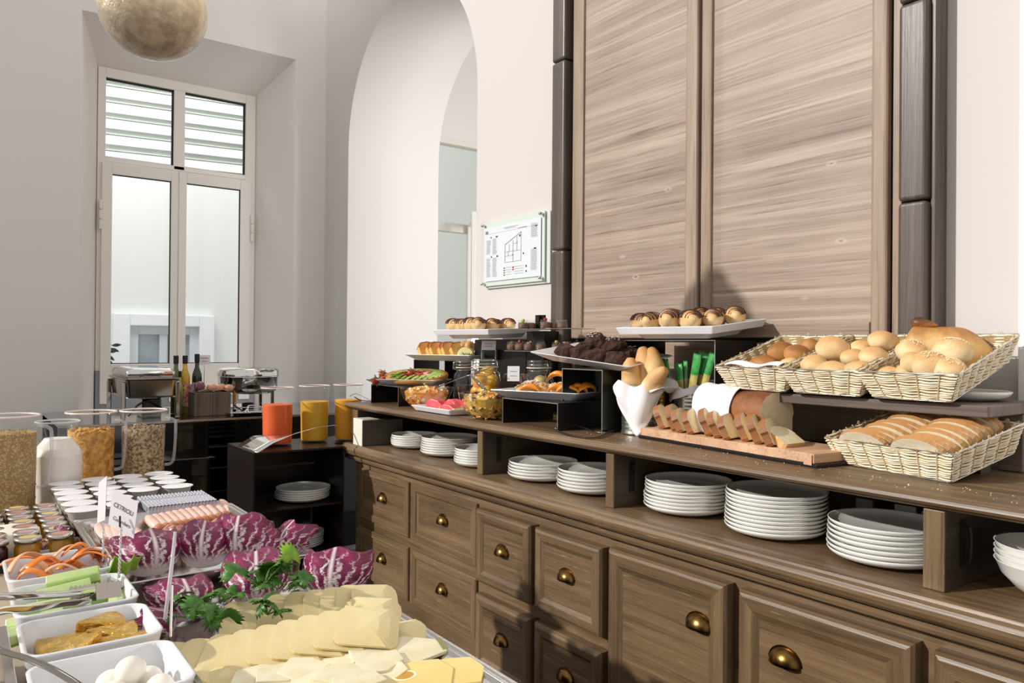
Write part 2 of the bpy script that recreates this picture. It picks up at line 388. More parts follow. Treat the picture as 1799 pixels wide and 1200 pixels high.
# window_1: frame and panes
def bar(m,x0,x1,z0,z1,y0=Yi-.02,y1=Yi+.05): m.box(x0,y0,z0,x1,y1,z1)
win=struct(bpy.data.objects.new('window_1',None)); C.objects.link(win); win.location=(1.38,Yi,zb)
g=[.870,1.331,1.410,1.868]   # upper panes x
z_t=(3.265,2.690); z_tr=2.66; cz=(2.563,1.188)
f=MB(); bar(f,ix0,g[0],zb,iz); bar(f,g[3],ix1,zb,iz); bar(f,g[0],g[3],z_t[0],iz); bar(f,g[1],g[2],z_tr,z_t[0]); bar(f,g[0],g[3],2.655,z_t[1])
f.build('window_frame',M_paintwood,win,world=True,bevel=.004)
for k,(a,b) in enumerate(((.845,1.358),(1.366,1.908))):
    f=MB(); l,r=(.913,1.311) if k==0 else (1.422,1.824)
    y0,y1=Yi-.045,Yi+.0
    bar(f,a,l,zb+.04,2.645,y0,y1); bar(f,r,b,zb+.04,2.645,y0,y1); bar(f,l,r,cz[0],2.645,y0,y1); bar(f,l,r,.99,cz[1],y0,y1); 
    fr=f.build('window_sash',M_paintwood,win,world=True,bevel=.004)
    MB().box(l,Yi-.03,cz[1],r,Yi-.026,cz[0]).build('window_pane',M_pane,fr,world=True)
    p=MB(); p.box(l,Yi-.036,cz[1],r,Yi-.02,cz[1]+.006); p.box(r-.006,Yi-.036,cz[1],r,Yi-.02,cz[0]); p.box(l,Yi-.036,cz[0]-.006,r,Yi-.02,cz[0]); p.build('gasket',M_ink,fr,world=True)
    bar_=MB(); hx=.838 if k==0 else 1.914
    for q in range(3): bar_.lathe([(0,0),(.011,0),(.012,.005),(.012,.062),(.011,.068),(0,.068)],12,T(hx,Yi-.05,2.30-q*.072))
    bar_.build('hinge',M_paintwood,fr,world=True,smooth=True)
f=MB(); bar(f,ix0,ix1,zb,1.14,Yi-.03,Yi+.02); f.build('lower_panel',pbr('grey_panel','#8d9196',.5),win,world=True)
for k in (0,2):
    MB().box(g[k],Yi+.02,z_t[1],g[k+1],Yi+.024,z_t[0]).build('window_pane',M_pane,win,world=True)
    p=MB(); q0,q1=g[k],g[k+1]; p.box(q0,Yi+.0,z_t[0]-.012,q1,Yi+.02,z_t[0]); p.box(q1-.012,Yi,z_t[1],q1,Yi+.02,z_t[0]); p.box(q0,Yi,z_t[1],q1,Yi+.02,z_t[1]+.006); p.build('gasket',M_ink,win,world=True)
# louvre slats outside the fanlight
lv=thing('louvre_awning','grey metal louvre blinds outside the upper panes of the window','shutter',(1.38,6.9,2.6))
for k in range(9):
    z=2.86+k*.135
    MB().box(-1.0,-.075,-.006,1.1,.075,.006).build('slat',M_slat,lv,loc=(0,.3-.0*k,z-2.6),rot=(rad(32),rad(-2),0),bevel=.003)
for xx in (-1.0,1.1): MB().box(xx-.02,.23,.15,xx+.02,.27,1.5).build('side_rail',M_slat,lv)
# courtyard facade with a white framed window
FA=9.0
def fac(x,z): return (x,z)
m=MB(); wx0,wx1,wz1=1.37,2.33,1.62   # opening
m.box(-8,FA,-1,wx0,FA+.3,9).box(wx1,FA,-1,8,FA+.3,9).box(wx0,FA,wz1,wx1,FA+.3,9).box(wx0,FA,-1,wx1,FA+.3,-.9)
struct(m.build('wall_courtyard',M_facade))
win2=struct(bpy.data.objects.new('window_2',None)); C.objects.link(win2); win2.location=(1.9,FA,0)
f=MB(); f.box(wx0-.03,FA-.10,-.9,wx0+.13,FA-.0,wz1+.03).box(wx1-.13,FA-.10,-.9,wx1+.03,FA,wz1+.03).box(wx0+.13,FA-.10,wz1-.10,wx1-.13,FA,wz1+.03)
f.build('window_casing',pbr('bright_white_frame','#fafbff',.4),win2,world=True,bevel=.01)
f=MB(); f.box(wx0+.13,FA-.03,-.9,wx0+.22,FA+.03,wz1-.1).box(wx1-.22,FA-.03,-.9,wx1-.13,FA+.03,wz1-.1).box(wx0+.22,FA-.03,wz1-.19,wx1-.22,FA+.03,wz1-.1).box(1.80,FA-.03,-.9,1.88,FA+.03,wz1-.19)
f.build('window_sash',pbr('pale_grey_frame','#d8dce2',.4),win2,world=True,bevel=.005)
MB().box(wx0+.2,FA+.01,-.9,wx1-.2,FA+.02,wz1-.15).build('window_pane',M_frost,win2,world=True)
# far room window with an open casement
win3=struct(bpy.data.objects.new('window_3',None)); C.objects.link(win3); win3.location=(4.0,FY,.2)
f=MB()
f.box(fx0,FY-.02,fz0,fx0+.06,FY+.08,fz1).box(fx1-.06,FY-.02,fz0,fx1,FY+.08,fz1).box(fx0,FY-.02,fz1-.05,fx1,FY+.08,fz1).box(fx0,FY-.02,2.42,fx1,FY+.06,2.50).box(fx0,FY-.02,fz0,fx1,FY+.08,fz0+.06)
f.box(4.02,FY-.02,fz0,4.10,FY+.06,2.42).box(4.10,FY-.02,1.98,fx1,FY+.06,2.04)
f.build('window_frame',M_paintwood,win3,world=True,bevel=.004)
MB().box(fx0+.05,FY+.02,fz0+.05,fx1-.05,FY+.024,fz1-.05).build('window_pane',M_pane,win3,world=True)
sm=MB(); A=T(3.99,FY-.04,.35,rad(-118))
for b in ((0,-.02,0,.07,.02,2.2),(.40,-.02,0,.47,.02,2.2),(.07,-.02,2.12,.40,.02,2.2),(.07,-.02,0,.40,.02,.10)): sm.box(*b,A)
sa=sm.build('window_sash',pbr('gloss_white_sash','#f6f4f0',.3),win3,world=True,bevel=.004)
# leaf sprig seen through the left sash
t=thing('leaf_sprig','dark leaf sprig of an outdoor plant seen low through the left pane','plant',(.93,Yi+.25,1.2))
mg=pbr('dark_leaf','#2b3a2b',.5)
MB().tube([(-.19,0,-1.2),(-.15,0,-.2),(-.08,0,-.02),(0,0,.08),(.03,0,.13)],.002,5).build('stem',mg,t)
for k,(dx,dz,a) in enumerate([(.0,.02,-.9),(.0,.05,-.7),(-.03,.0,-1.1),(.02,.1,-.4),(.03,.12,0.1),(-.04,-.04,-1.2),(-.06,-.08,-1.0),(.01,.07,.2)]):
    MB().grid(lambda u,v:(.07*u, .0+.002*math.sin(u*5), (v-.5)*.026*math.sin(PI*min(max(u,.02),.98))),8,2,T(dx,0,dz,0,0,-a)).build('leaf',mg,t)
# wall notice: glass covered evacuation plan
def poster():
    y0,y1,z0,z1=2.99,3.535,1.672,2.022
    t=thing('evacuation_plan','evacuation floor plan behind a clear glass plate on the arch wall','sign',(WX-.02,(y0+y1)/2,z0))
    x=WX
    MB().box(x-.012,y0-.03,z0-.012,x-.006,y1-.01,z1+.0).build('backing_glass',pbr('green_tinted_glass','#d3dbd6',.1,spec=.8),t,world=True,bevel=.001)
    MB().box(x-.030,y0+.022,z0+.025,x-.029,y1-.022,z1-.03).build('paper',pbr('plan_paper','#e3e3ea',.6),t,world=True)
    MB().box(x-.024,y0,z0,x-.016,y1,z1).build('mount_plate',pbr('pale_green_glass','#dde3df',.1,spec=.7),t,world=True,bevel=.001)
    MB().box(x-.040,y0,z0,x-.035,y1,z1).build('cover_glass',thin_glass('cover_glass',(.975,.99,.982),.3),t,world=True)
    for yy in (y0+.014,y1-.014):
        for zz in (z0+.014,z1-.014):
            MB().lathe([(0,0),(.008,0),(.008,.045),(.006,.048),(0,.048)],16,T(x,yy,zz,0,0,-PI/2)).build('stand_off_bolt',M_steel,t,world=True,smooth=True)
    yl=y1-.03; W=(y1-y0-.06); zt=z1-.04; Hh=z1-z0-.075; xx=x-.0306
    def ink(rects,mat,name):
        m=MB()
        for a,b,c,d in rects: m.box(xx-.0004,yl-c*W,zt-d*Hh,xx,yl-a*W,zt-b*Hh)
        o=m.build(name,mat,t,world=True); o['kind']='stuff'
    tx=[]
    for c0,c1,r0,r1 in ((.02,.11,.22,.50),(.14,.23,.20,.52),(.02,.11,.58,.96),(.14,.23,.58,.95),(.85,.97,.05,.30),(.85,.97,.52,.92)):
        k=r0
        while k<r1: tx.append((c0,k,c1-R.uniform(0,.03),k+.008)); k+=.02
    for k in range(4): tx+= [(.40,.80+k*.045,.50,.808+k*.045),(.56,.80+k*.045,.72,.808+k*.045)]
    tx+=[(.35,.02,.62,.03),(.38,.045,.58,.052),(.02,.09,.97,.093)]
    ink(tx,M_greyink,'small_print')
    pl=[]
    # plan outline
    for a,b,c,d in ((.38,.36,.385,.70),(.38,.70,.68,.705),(.675,.16,.68,.705),(.38,.50,.53,.505),(.46,.36,.465,.50),(.53,.30,.535,.70),(.53,.50,.68,.505),(.53,.36,.60,.365),(.44,.50,.445,.58),(.38,.58,.53,.585),(.60,.23,.605,.50)): pl.append((a,b,c,d))
    for k in range(24): a=.38+.3*k/24; b=.36-.2*k/24; pl.append((a,b-.01,a+.014,b))
    ink(pl,pbr('plan_line_grey','#5d5d66',.6),'plan_lines')
    ink([(.64,.21,.665,.245),(.71,.56,.73,.59),(.10,.16,.125,.18),(.20,.155,.24,.175),(.11,.54,.13,.57),(.22,.54,.25,.57),(.90,.50,.94,.525)]+[(.36,.80+k*.045,.385,.82+k*.045) for k in range(4)]+[(.76,.80,.78,.84),(.76,.90,.78,.93),(.60,.33,.61,.36),(.52,.56,.53,.58)],M_ink,'symbols')
    ink([(.52,.80,.55,.83),(.52,.845,.55,.87),(.92,.09,.96,.115),(.62,.075,.78,.083),(.21,.175,.235,.185)],M_redink,'red_symbols')
    ink([(.0,.03,.05,.09)],pbr('logo_grey_blue','#7b8090',.5),'emblem')
poster()
# ---------------------------------------------------------------- tall panelled wood front behind the dresser
PX=2.335
arm=thing('wooden_wall_cupboard','tall brushed pine cupboard with two panelled doors and dark posts behind the dresser','cupboard',(2.36,1.95,.9))
ZT=3.7
# posts made of stacked blocks
for (ya,yb,joints) in ((2.76,2.855,(.9,1.80,2.70,3.7)),(1.10,1.185,(.9,1.79,2.39,3.05,3.7))):
    for a,b in zip(joints,joints[1:]):
        MB().box(PX-.03,ya,a+.002,WX-.001,yb,b-.002).build('post_block',M_post,arm,world=True,bevel=.012,bseg=3)
MB().box(PX-.005,1.083,.9,WX-.001,1.10,ZT).build('edge_strip',M_post,arm,world=True,bevel=.004)
MB().box(PX+.0,1.187,.9,WX-.001,1.215,ZT).build('edge_strip',M_stile,arm,world=True,bevel=.002)
MB().box(PX+.035,1.216,.9,WX-.001,2.76,ZT).build('back_board',M_iron,arm,world=True)
def panel_door(ya,yb,sl,sr,z0,z1):
    # ya<yb ; sl = stile width at high-y side, sr at low-y side
    d=MB()
    d.box(PX+.012,ya+sr-.008,z0+.04,PX+.03,yb-sl+.008,z1).build('panel',M_panelwood,arm,world=True)
    MB().box(PX,yb-sl,z0,PX+.034,yb,z1).build('stile',M_stile,arm,world=True,bevel=.006)
    MB().box(PX,ya,z0,PX+.034,ya+sr,z1).build('stile',M_stile,arm,world=True,bevel=.012,bseg=3)
    MB().box(PX+.001,ya+sr,z0,PX+.034,yb-sl,z0+.05).build('rail',M_rail,arm,world=True,bevel=.004)
panel_door(1.985,2.735,.075,.065,1.382,ZT)
panel_door(1.232,1.968,.05,.055,1.382,ZT)
MB().box(PX+.004,1.232,1.03,PX+.034,2.73,1.366).build('lower_front',M_rail,arm,world=True,bevel=.006)
# ---------------------------------------------------------------- dresser
D=thing('sideboard','long brown pine sideboard with cup handled drawers and an open plate shelf','sideboard',(2.0,2.0,0))
def D_(m,name,mat,par=D,**k): return m.build(name,mat,par,world=True,**k)
Y0,Y1=.15,3.715
D_(MB().box(1.705,Y0,.06,2.29,Y1,.742),'body',M_dress_y,bevel=.004)
D_(MB().box(1.74,Y0,.0,2.28,Y1-.03,.06),'plinth',M_dress_y)
def cornice(y0,y1,dx):
    pr=[(2.29,.742),(1.700,.742),(1.690,.745),(1.672,.748),(1.668,.758),(1.668,.768),(1.674,.772),(1.664,.774),(1.652,.778),(1.644,.786),(1.640,.797),(1.640,.806),(1.645,.815),(1.655,.820),(1.658,.826),(1.665,.830),(2.29,.830)]
    return MB().prism([(a+(dx if a<1.71 else 0),b) for a,b in pr],y0,y1,'xz')
D_(cornice(1.806,3.775,0),'cornice',M_dress_y); D_(cornice(Y0,1.804,-.004),'cornice',M_dress_y)
# upper board
pr=[(2.29,1.003),(1.715,1.003),(1.705,1.006),(1.700,1.012),(1.692,1.014),(1.688,1.020),(1.690,1.028),(1.697,1.032),(1.706,1.0325),(1.709,1.035),(2.29,1.035)]
D_(MB().prism(pr,Y0,3.835,'xz'),'top_board',M_dress_y)
for ya,yb in ((3.70,3.765),(2.530,2.566),(1.780,1.816),(.770,.815)):
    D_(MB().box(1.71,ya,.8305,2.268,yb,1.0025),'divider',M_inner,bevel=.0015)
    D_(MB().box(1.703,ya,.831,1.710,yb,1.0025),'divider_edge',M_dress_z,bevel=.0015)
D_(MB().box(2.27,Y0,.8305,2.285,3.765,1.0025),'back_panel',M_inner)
for ya in (2.530,1.780,.770):
    m=MB(); x=1.785; y=ya-.001
    m.box(x-.012,y-.003,.875,x+.012,y,.975)
    m.tube([(x,y-.002,.885),(x,y-.014,.888),(x,y-.016,.90),(x,y-.016,.95),(x,y-.014,.962),(x,y-.002,.965)],.0035,8)
    D_(m,'label_bracket',M_iron)
# handle prototype: cup pull, opening downwards, front towards -x
def cup_pull(par,y,z,x,s=1.0):
    m=MB(); n=18; k=8
    def fn(u,v):
        a=PI*u            # across y
        b=PI/2*v          # from wall out and over
        ry=.040*s; rz=.034*s; rx=.028*s
        return (x-rx*math.sin(a)*math.sin(b*.98+.02), y+ry*math.cos(a), z-.008*s + rz*math.sin(a)*math.cos(b)*1.0 + (-.004*s)*v)
    m.grid(fn,n,k)
    o=m.build('cup_handle',M_brass,par,world=True,smooth=True,solid=.002)
    m=MB(); m.grid(lambda u,v:(x-.001, y+(.034+.011*v)*s*math.cos(PI*u), z-.008*s+(.030+.009*v)*s*math.sin(PI*u)),18,1); 
    m.build('handle_flange',M_brass,par,world=True,solid=.0025)
def drawer(name,y0,y1,z0,z1,proud,hy=None,hz=None,s=1.0,fw=.05,raised=True):
    xf=1.705-proud; xb=1.704
    # carcass block
    cy,cz=(y0+y1)/2,(z0+z1)/2
    m=MB()
    # mitred frame with bevelled outer lip
    def ring(ya,za,ins,x): return [(x,ya[0]+ins,za[0]+ins),(x,ya[1]-ins,za[0]+ins),(x,ya[1]-ins,za[1]-ins),(x,ya[0]+ins,za[1]-ins)]
    lev=[(0,xb),(0,xf+.012),(.006,xf+.003),(.014,xf),(fw*.72,xf+.001),(fw*.80,xf+.004),(fw,xf+.010)] if raised else [(0,xb),(0,xf+.004),(.004,xf),(.03,xf),(.036,xf+.006),(.05,xf+.0065)]
    for ins,x in lev: m.v+=ring((y0,y1),(z0,z1),ins,x); m.uv+=[(0,0)]*4
    # horizontal members (top,bottom) and vertical members
    v=m.v
    i=lev[-1][0]; xp=lev[-1][1]
    root=D_(MB().box(xp,y0+i-.002,z0+i-.002,xp+.01,y1-i+.002,z1-i+.002),name,M_dress_y)
    for side,(p,q) in enumerate(((0,1),(2,3),(1,2),(3,0))):
        mm=MB()
        for l_ in range(len(lev)): mm.v+=[v[l_*4+p],v[l_*4+q]]; mm.uv+=[(0,0)]*2
        mm.f=[(2*l_,2*l_+1,2*l_+3,2*l_+2) for l_ in range(len(lev)-1)]
        D_(mm,'rail' if side<2 else 'stile',M_dress_y if side<2 else M_dress_z,root)
    cup_pull(root,hy if hy else cy, hz if hz else cz+.01, xp-.001, s)
    return root
for (y0,y1) in ((3.125,3.655),(2.555,3.085)):
    for (z0,z1) in ((.457,.712),(.165,.412)):
        drawer('drawer',y0,y1,z0,z1,.012,raised=False,s=.95)
for (y0,y1) in ((2.165,2.515),(1.795,2.138)):
    for (z0,z1) in ((.42,.705),(.085,.372)):
        drawer('drawer',y0,y1,z0,z1,.045,s=.95)
drawer('cupboard_door',1.308,1.762,.085,.715,.045,hy=1.40,hz=.585,s=1.05,fw=.062)
drawer('cupboard_door',.815,1.268,.085,.715,.045,hy=1.13,hz=.578,s=1.05,fw=.062)
drawer('cupboard_door',.30,.775,.085,.715,.045,hy=.60,hz=.578,s=1.05,fw=.062)
# bench (raised plank) at the right rear of the top
bn=thing('display_bench','low grey pine bench raising the bread baskets at the back of the sideboard','bench',(2.12,1.3,1.035))
MB().box(1.985,.80,1.185,2.29,1.655,1.213).build('plank',M_benchwood,bn,world=True,bevel=.003)
MB().box(2.19,.802,1.036,2.28,.86,1.184).build('leg',M_benchwood,bn,world=True,bevel=.003)
MB().box(2.15,1.625,1.036,2.28,1.655,1.184).build('leg',M_benchwood,bn,world=True,bevel=.003)
# ---------------------------------------------------------------- plates and bowls in the shelf
def plate_mb(r,h=.023):
    t=.0032
    o=[(0,.0),(r*.55,.0),(r*.58,.0005),(r*.62,.0025),(r*.80,h*.22),(r*.91,h*.46),(r*.97,h*.72),(r,h)]
    i=[(r*.992,h+.0016),(r*.975,h+.0002),(r*.95,h*.76),(r*.89,h*.55),(r*.78,h*.34),(r*.60,.0058),(0,.0036)]
    return MB().lathe(o+i,56)
PL={}
def plate_stack(x,y,z,r,n,desc,step=.0095,h=.024,jit=.0015):
    key=round(r,3)
    for k in range(n):
        lab='white plate, %s of the stack %s'%(('topmost' if k==n-1 else 'lowest' if k==0 else ORD[n-1-k]+' from top'),desc)
        loc=(x+R.uniform(-jit,jit)+(.004 if k>n*.4 else 0),y+R.uniform(-jit,jit),z+k*step)
        if key not in PL:
            o=plate_mb(r,h).build('dinner_plate',M_china,smooth=True); PL[key]=o
        else: o=PL[key].copy(); C.objects.link(o)
        o.location=loc; tag(o,lab,'plate','plates on the sideboard shelf' if x>1.6 else 'plates in the juice stand')
ZS=.8312
plate_stack(1.875,3.40,ZS,.118,5,'beside the white box',step=.0105)
plate_stack(1.885,3.08,ZS,.135,7,'amid the first bay',step=.0105)
plate_stack(1.835,2.735,ZS,.118,6,'beside the first divider',step=.0105)
plate_stack(1.855,2.335,ZS,.135,5,'left in the second bay',step=.0115)
plate_stack(1.850,2.035,ZS,.132,6,'beside the second divider',step=.0115)
plate_stack(1.875,1.625,ZS,.135,8,'left in the third bay',step=.0108)
plate_stack(1.860,1.295,ZS,.137,10,'amid the third bay',step=.0108)
plate_stack(1.855,.975,ZS,.137,7,'beside the last divider',step=.0118)
prof=[(0,.004),(.035,.004),(.038,0),(.042,.001),(.043,.006),(.075,.025),(.10,.052),(.111,.078),(.113,.080),(.1095,.079),(.098,.055),(.072,.029),(.04,.011),(0,.009)]
b0=None
for k in range(4):
    lab='white cereal bowl, %s of the bowl stack right of the last divider'%('topmost' if k==3 else 'lowest' if k==0 else ORD[3-k]+' from top')
    if b0 is None: b0=MB().lathe(prof,56).build('cereal_bowl',M_china,smooth=True); o=b0
    else: o=b0.copy(); C.objects.link(o)
    o.location=(1.83,.605,ZS+k*.0125); tag(o,lab,'bowl','bowls on the sideboard shelf')
# white box at the shelf end and paper packets
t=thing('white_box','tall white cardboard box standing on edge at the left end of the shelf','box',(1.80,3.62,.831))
MB().box(-.128,-.05,0,.10,.055,.128).build('carton',pbr('shaded_carton_side','#4f463b',.6),t,bevel=.002)  # shade on the carton's side put into its dark brown colour
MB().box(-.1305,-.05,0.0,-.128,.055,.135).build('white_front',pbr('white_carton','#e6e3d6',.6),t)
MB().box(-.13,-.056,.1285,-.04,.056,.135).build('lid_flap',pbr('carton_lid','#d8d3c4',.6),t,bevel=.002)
pk=[(2.16,1.20,.012,.05,.075),(2.12,1.06,.012,.06,.085),(2.14,1.00,.03,.045,.075),(2.14,.95,.03,.03,.07),(2.15,.905,.03,.035,.065)]
names=['leaning white paper packet in the shadow behind the tallest plate stack','white paper packet with a round red seal standing at the back of the shelf','white sugar box with a blue picture at the back of the shelf','thin cream carton between blue sugar box and divider','small brown carton beside the last divider at the back']
for (x,y,dx,dy,dz),lb,c in zip(pk,names,('#d8d4d0','#e2dedb','#d0d4da','#cfc4ac','#a08066')):
    t=thing('paper_packet',lb,'packet',(x,y,.832)); MB().box(-dx/2,-dy/2,0,dx/2,dy/2,dz).build('wrapper',pbr('packet_paper',c,.6),t,bevel=.002)
    if 'seal' in lb: MB().lathe([(0,0),(.012,0),(.012,.001),(0,.001)],20,T(-dx/2-.0002,0,dz*.6,0,0,-PI/2)).build('red_seal',M_redink,t)
    if 'blue' in lb: MB().box(-dx/2-.0006,-.015,.02,-dx/2,.015,.055).build('blue_picture',pbr('label_blue','#2f5f94',.5),t)
# ================================================================ things on the sideboard top (left half)
ZT0=1.0352
M_straw=pbr('strawberry_red','#8e1420',.3,col2='#c8322f',scale=60)
M_green=pbr('leaf_green','#4f7a22',.5)
M_kiwi=pbr('kiwi_green','#7d9a32',.35,col2='#b5c66a',scale=35)
M_pastry=bread_mat('pastry_crust','#d9a55c','#c98d46','#b0713a',.5)
M_pastry2=bread_mat('golden_pastry','#ecd0a0','#ddb47a','#c08a50',.5)
M_sugar=pbr('icing_sugar','#efe6dc',.8)
M_choc=pbr('chocolate_stripe','#4a2a1c',.35)
M_brownie=pbr('brownie_crumb','#2a130b',.8,col2='#4b2817',scale=60,bump=.8,bscale=130,bdist=.006)
M_mousse=pbr('chocolate_mousse','#5d3a25',.6,col2='#7b5236',scale=40,bump=.3)
M_peach=pbr('peach_orange','#e8860f',.3,col2='#f3a838',scale=25,coat=.3)
M_pjar=pbr('jarred_peach','#e39d06',.25,col2='#f3bf2e',scale=18,coat=.4)
M_melon=pbr('watermelon_flesh','#dd3f4c',.4,col2='#ec6b6d',scale=40,bump=.2)
M_rind=pbr('watermelon_rind','#dfe6b0',.4,col2='#a9c06a',scale=20)
M_grape=pbr('green_grape','#a7b93a',.2,col2='#c4ce62',scale=20,coat=.4)
M_crumb=pbr('bread_crumb','#f0e0bd',.75,col2='#e6d2a6',scale=50,bump=.5,bscale=160,bdist=.002)

# --- fruit tart on its platter
riser('low black riser stand under the kiwi tart platter',1.80,1.98,3.43,3.74,ZT0,1.136)
trot=math.atan2(3.35-3.68,1.97-1.73)   # local x runs along the front edge
tc_=Vector(((1.73+1.97)/2+.081*1.1,(3.68+3.35)/2+.06*1.1,1.1365))
pl=flared('square_platter','white square platter holding the kiwi and strawberry tart',tc_,(0,0,trot),.41,.225,.030,.045)
def at_(c,rot,x,y,z): # platter local -> world
    a=rot; return Vector((c[0]+x*math.cos(a)-y*math.sin(a),c[1]+x*math.sin(a)+y*math.cos(a),c[2]+z))
TSC=1.14
ta=thing('fruit_tart','kiwi and strawberry fruit tart propped up on a square platter','tart',at_(tc_,trot,.04,.01,.030),(rad(13),0,trot)); ta.scale=(1.02,.98,1.1)
MB().lathe([(0,0),(.14,0),(.145,.012),(.142,.018),(.13,.016),(0,.016)],40,T(sx:=0) if False else Matrix.Diagonal((1.2,.86,1.3,1))).build('crust',M_pastry,ta,smooth=True)
def kiwi_slice(x,y,z,a,par,r=.021):
    MB().lathe([(0,0),(r,0),(r,.004),(0,.0045)],14,T(x,y,z,a,rad(14),rad(6))).build('kiwi_slice',M_kiwi,par)
for k in range(26): a=2*PI*k/26; kiwi_slice(.130*math.cos(a),.095*math.sin(a),.017+.002*(k%2),a,ta,.022)
for k in range(18): a=2*PI*k/18+.1; kiwi_slice(.102*math.cos(a),.072*math.sin(a),.021+.002*(k%2),a,ta,.019)
for k in range(16):
    a=2*PI*k/16; q=.066 if k%2 else .045
    MB().prism([(0,-.011),(.018,-.006),(.026,0),(.018,.006),(0,.011),(-.006,0)],0,.004,'xy',T(q*math.cos(a),q*.7*math.sin(a),.024+.001*(k%3),a+.5,rad(12),rad(R.uniform(-14,14)))).build('strawberry_slice',M_straw if k%3 else pbr('pale_strawberry','#e0a090',.4),ta)
def strawberry(loc,label,rot=(0,0,0),s=1.35,group='strawberries beside the tart'):
    t=thing('strawberry',label,'strawberry',loc,rot,group); t.scale=(s,)*3
    MB().lathe([(0,0),(.006,.002),(.012,.009),(.0155,.019),(.0145,.026),(.009,.030),(0,.031)],16).build('fruit',M_straw,t,smooth=True)
    m=MB()
    for k in range(6): a=k*PI/3; m.prism([(0,-.002),(.011,-.003),(.017,0),(.011,.003),(0,.002)],.0305,.0315,'xy',T(0,0,0,a,0,rad(18)))
    m.tube([(0,0,.03),(.002,0,.04)],.0012,5); m.build('calyx',M_green,t)
for (x,y,z,l,rot) in ((-.175,.02,.03,'whole strawberry highest at the left end of the tart platter',(.6,.2,0)),(-.15,.06,.028,'whole strawberry half hidden behind the left tip of the tart',(1.2,0,1)),(-.165,-.085,.018,'red strawberry at the front left corner of the tart platter',(1.5,.3,0)),(-.125,-.085,.018,'red strawberry lying second from the front left platter corner',(1.4,0,2)),(.0,-.01,.045,'whole strawberry on top of the tart centre',(.9,.5,0))):
    strawberry(at_(tc_,trot,x,y,z),l,rot)
for k,(x,y,z,l) in enumerate(((-.155,-.03,.025,'green grape half between strawberries left of the tart'),(-.175,-.045,.02,'pale green grape near the left platter tip'),(.165,-.07,.02,'green grape at the right corner of the tart platter'),(.135,-.085,.014,'green grape wedge at the front edge of the tart platter'))):
    o=MB().ball(.013,None,14,10,1,1,1.15).build('grape',M_grape,smooth=True); o.location=at_(tc_,trot,x,y,z); tag(o,l,'grape','grapes on the tart platter')
# --- cake and sandwich platter
riser('tall black riser stand under the sliced cake platter',2.16,2.33,3.58,3.93,ZT0,1.262)
srot=math.atan2(3.28-3.71,2.13-1.98); sc_=Vector((2.055+.105,3.495+.036,1.2625))
flared('square_platter','white flared platter with yellow cake slices and melon',sc_,(0,0,srot),.46,.225,.032,.05)
M_cake=pbr('sponge_cake','#e8b45e',.6,col2='#d89a45',scale=30,bump=.3)
M_cakecrust=pbr('cake_crust','#b8692b',.5)
def cake_slice(loc,rot,label,w=.075,h=.05,th=.018):
    t=thing('cake_slice',label,'cake',loc,rot,'cake slices on the middle platter'); t.scale=(1.5,1.5,1.6)
    pr=[(-w/2,0),(w/2,0),(w/2,h*.65),(w*.36,h*.95),(0,h*1.05),(-w*.36,h*.95),(-w/2,h*.65)]
    MB().prism(pr,-th/2,th/2,'xz').build('crumb',M_cake,t,bevel=.002)
    o=MB(); 
    for a,b in zip(pr[2:],pr[3:]+[pr[0]][:0]): 
        d=Vector((b[0]-a[0],0,b[1]-a[1])); L=d.length; ang=-math.atan2(d.z,d.x)
        o.box(0,-th/2-.0006,-.001,L,th/2+.0006,.003,Matrix.Translation((a[0],0,a[1]))@Euler((0,ang,0)).to_matrix().to_4x4())
    o.build('crust',M_cakecrust,t)
for k in range(6):
    cake_slice(at_(sc_,srot,-.13+.042*k,-.01+.02*(k%2),.018),(rad(-35),0,srot+rad(70)),'yellow cake slice, %s from the left tip of the cake platter'%ORD[k],.08,.055)
for k in range(3):
    o=MB().lathe([(0,-.042),(.022,-.036),(.030,0),(.022,.036),(0,.042)],14).build('bread_roll',M_pastry2,smooth=True); o.location=at_(sc_,srot,.0+.045*k,.055,.066); o.rotation_euler=(rad(20),rad(70-25*k),srot); tag(o,'small golden roll, %s in the rear row of the cake platter'%nth(k,3,'rightmost'),'roll','golden rolls on the cake platter')
t=thing('melon_wedge','pale melon wedge standing at the right end of the cake platter','melon',at_(sc_,srot,.125,-.02,.014),(0,0,srot+.3))
m=MB(); pr=[(.05*math.cos(a),.06*math.sin(a)) for a in [PI*k/14 for k in range(15)]]
m.prism(pr,-.012,.012,'xz'); m.build('flesh',pbr('melon_flesh','#ecdf9a',.4),t,bevel=.002)
m=MB(); m.grid(lambda u,v:(.0515*math.cos(PI*u),-.0125+.025*v,.0615*math.sin(PI*u)),14,1); m.build('rind',M_rind,t)
o=thing('salad_garnish','curly green salad garnish beside the melon wedge','garnish',at_(sc_,srot,.16,-.05,.02),srot)
m=MB()
for k in range(14):
    a=R.uniform(0,2*PI); q=R.uniform(.004,.035); m.grid(lambda u,v:((u-.5)*.026,(v-.5)*.02,.006*math.sin(u*6+k)+.004*math.cos(v*5)),5,4,T(q*math.cos(a),q*math.sin(a),R.uniform(.002,.018),a,R.uniform(-.7,.7),R.uniform(-.7,.7)))
x=m.build('leaves',pbr('salad_leaf','#7f9440',.5,col2='#c9c8a0',scale=40),o,smooth=True); x['kind']='stuff'
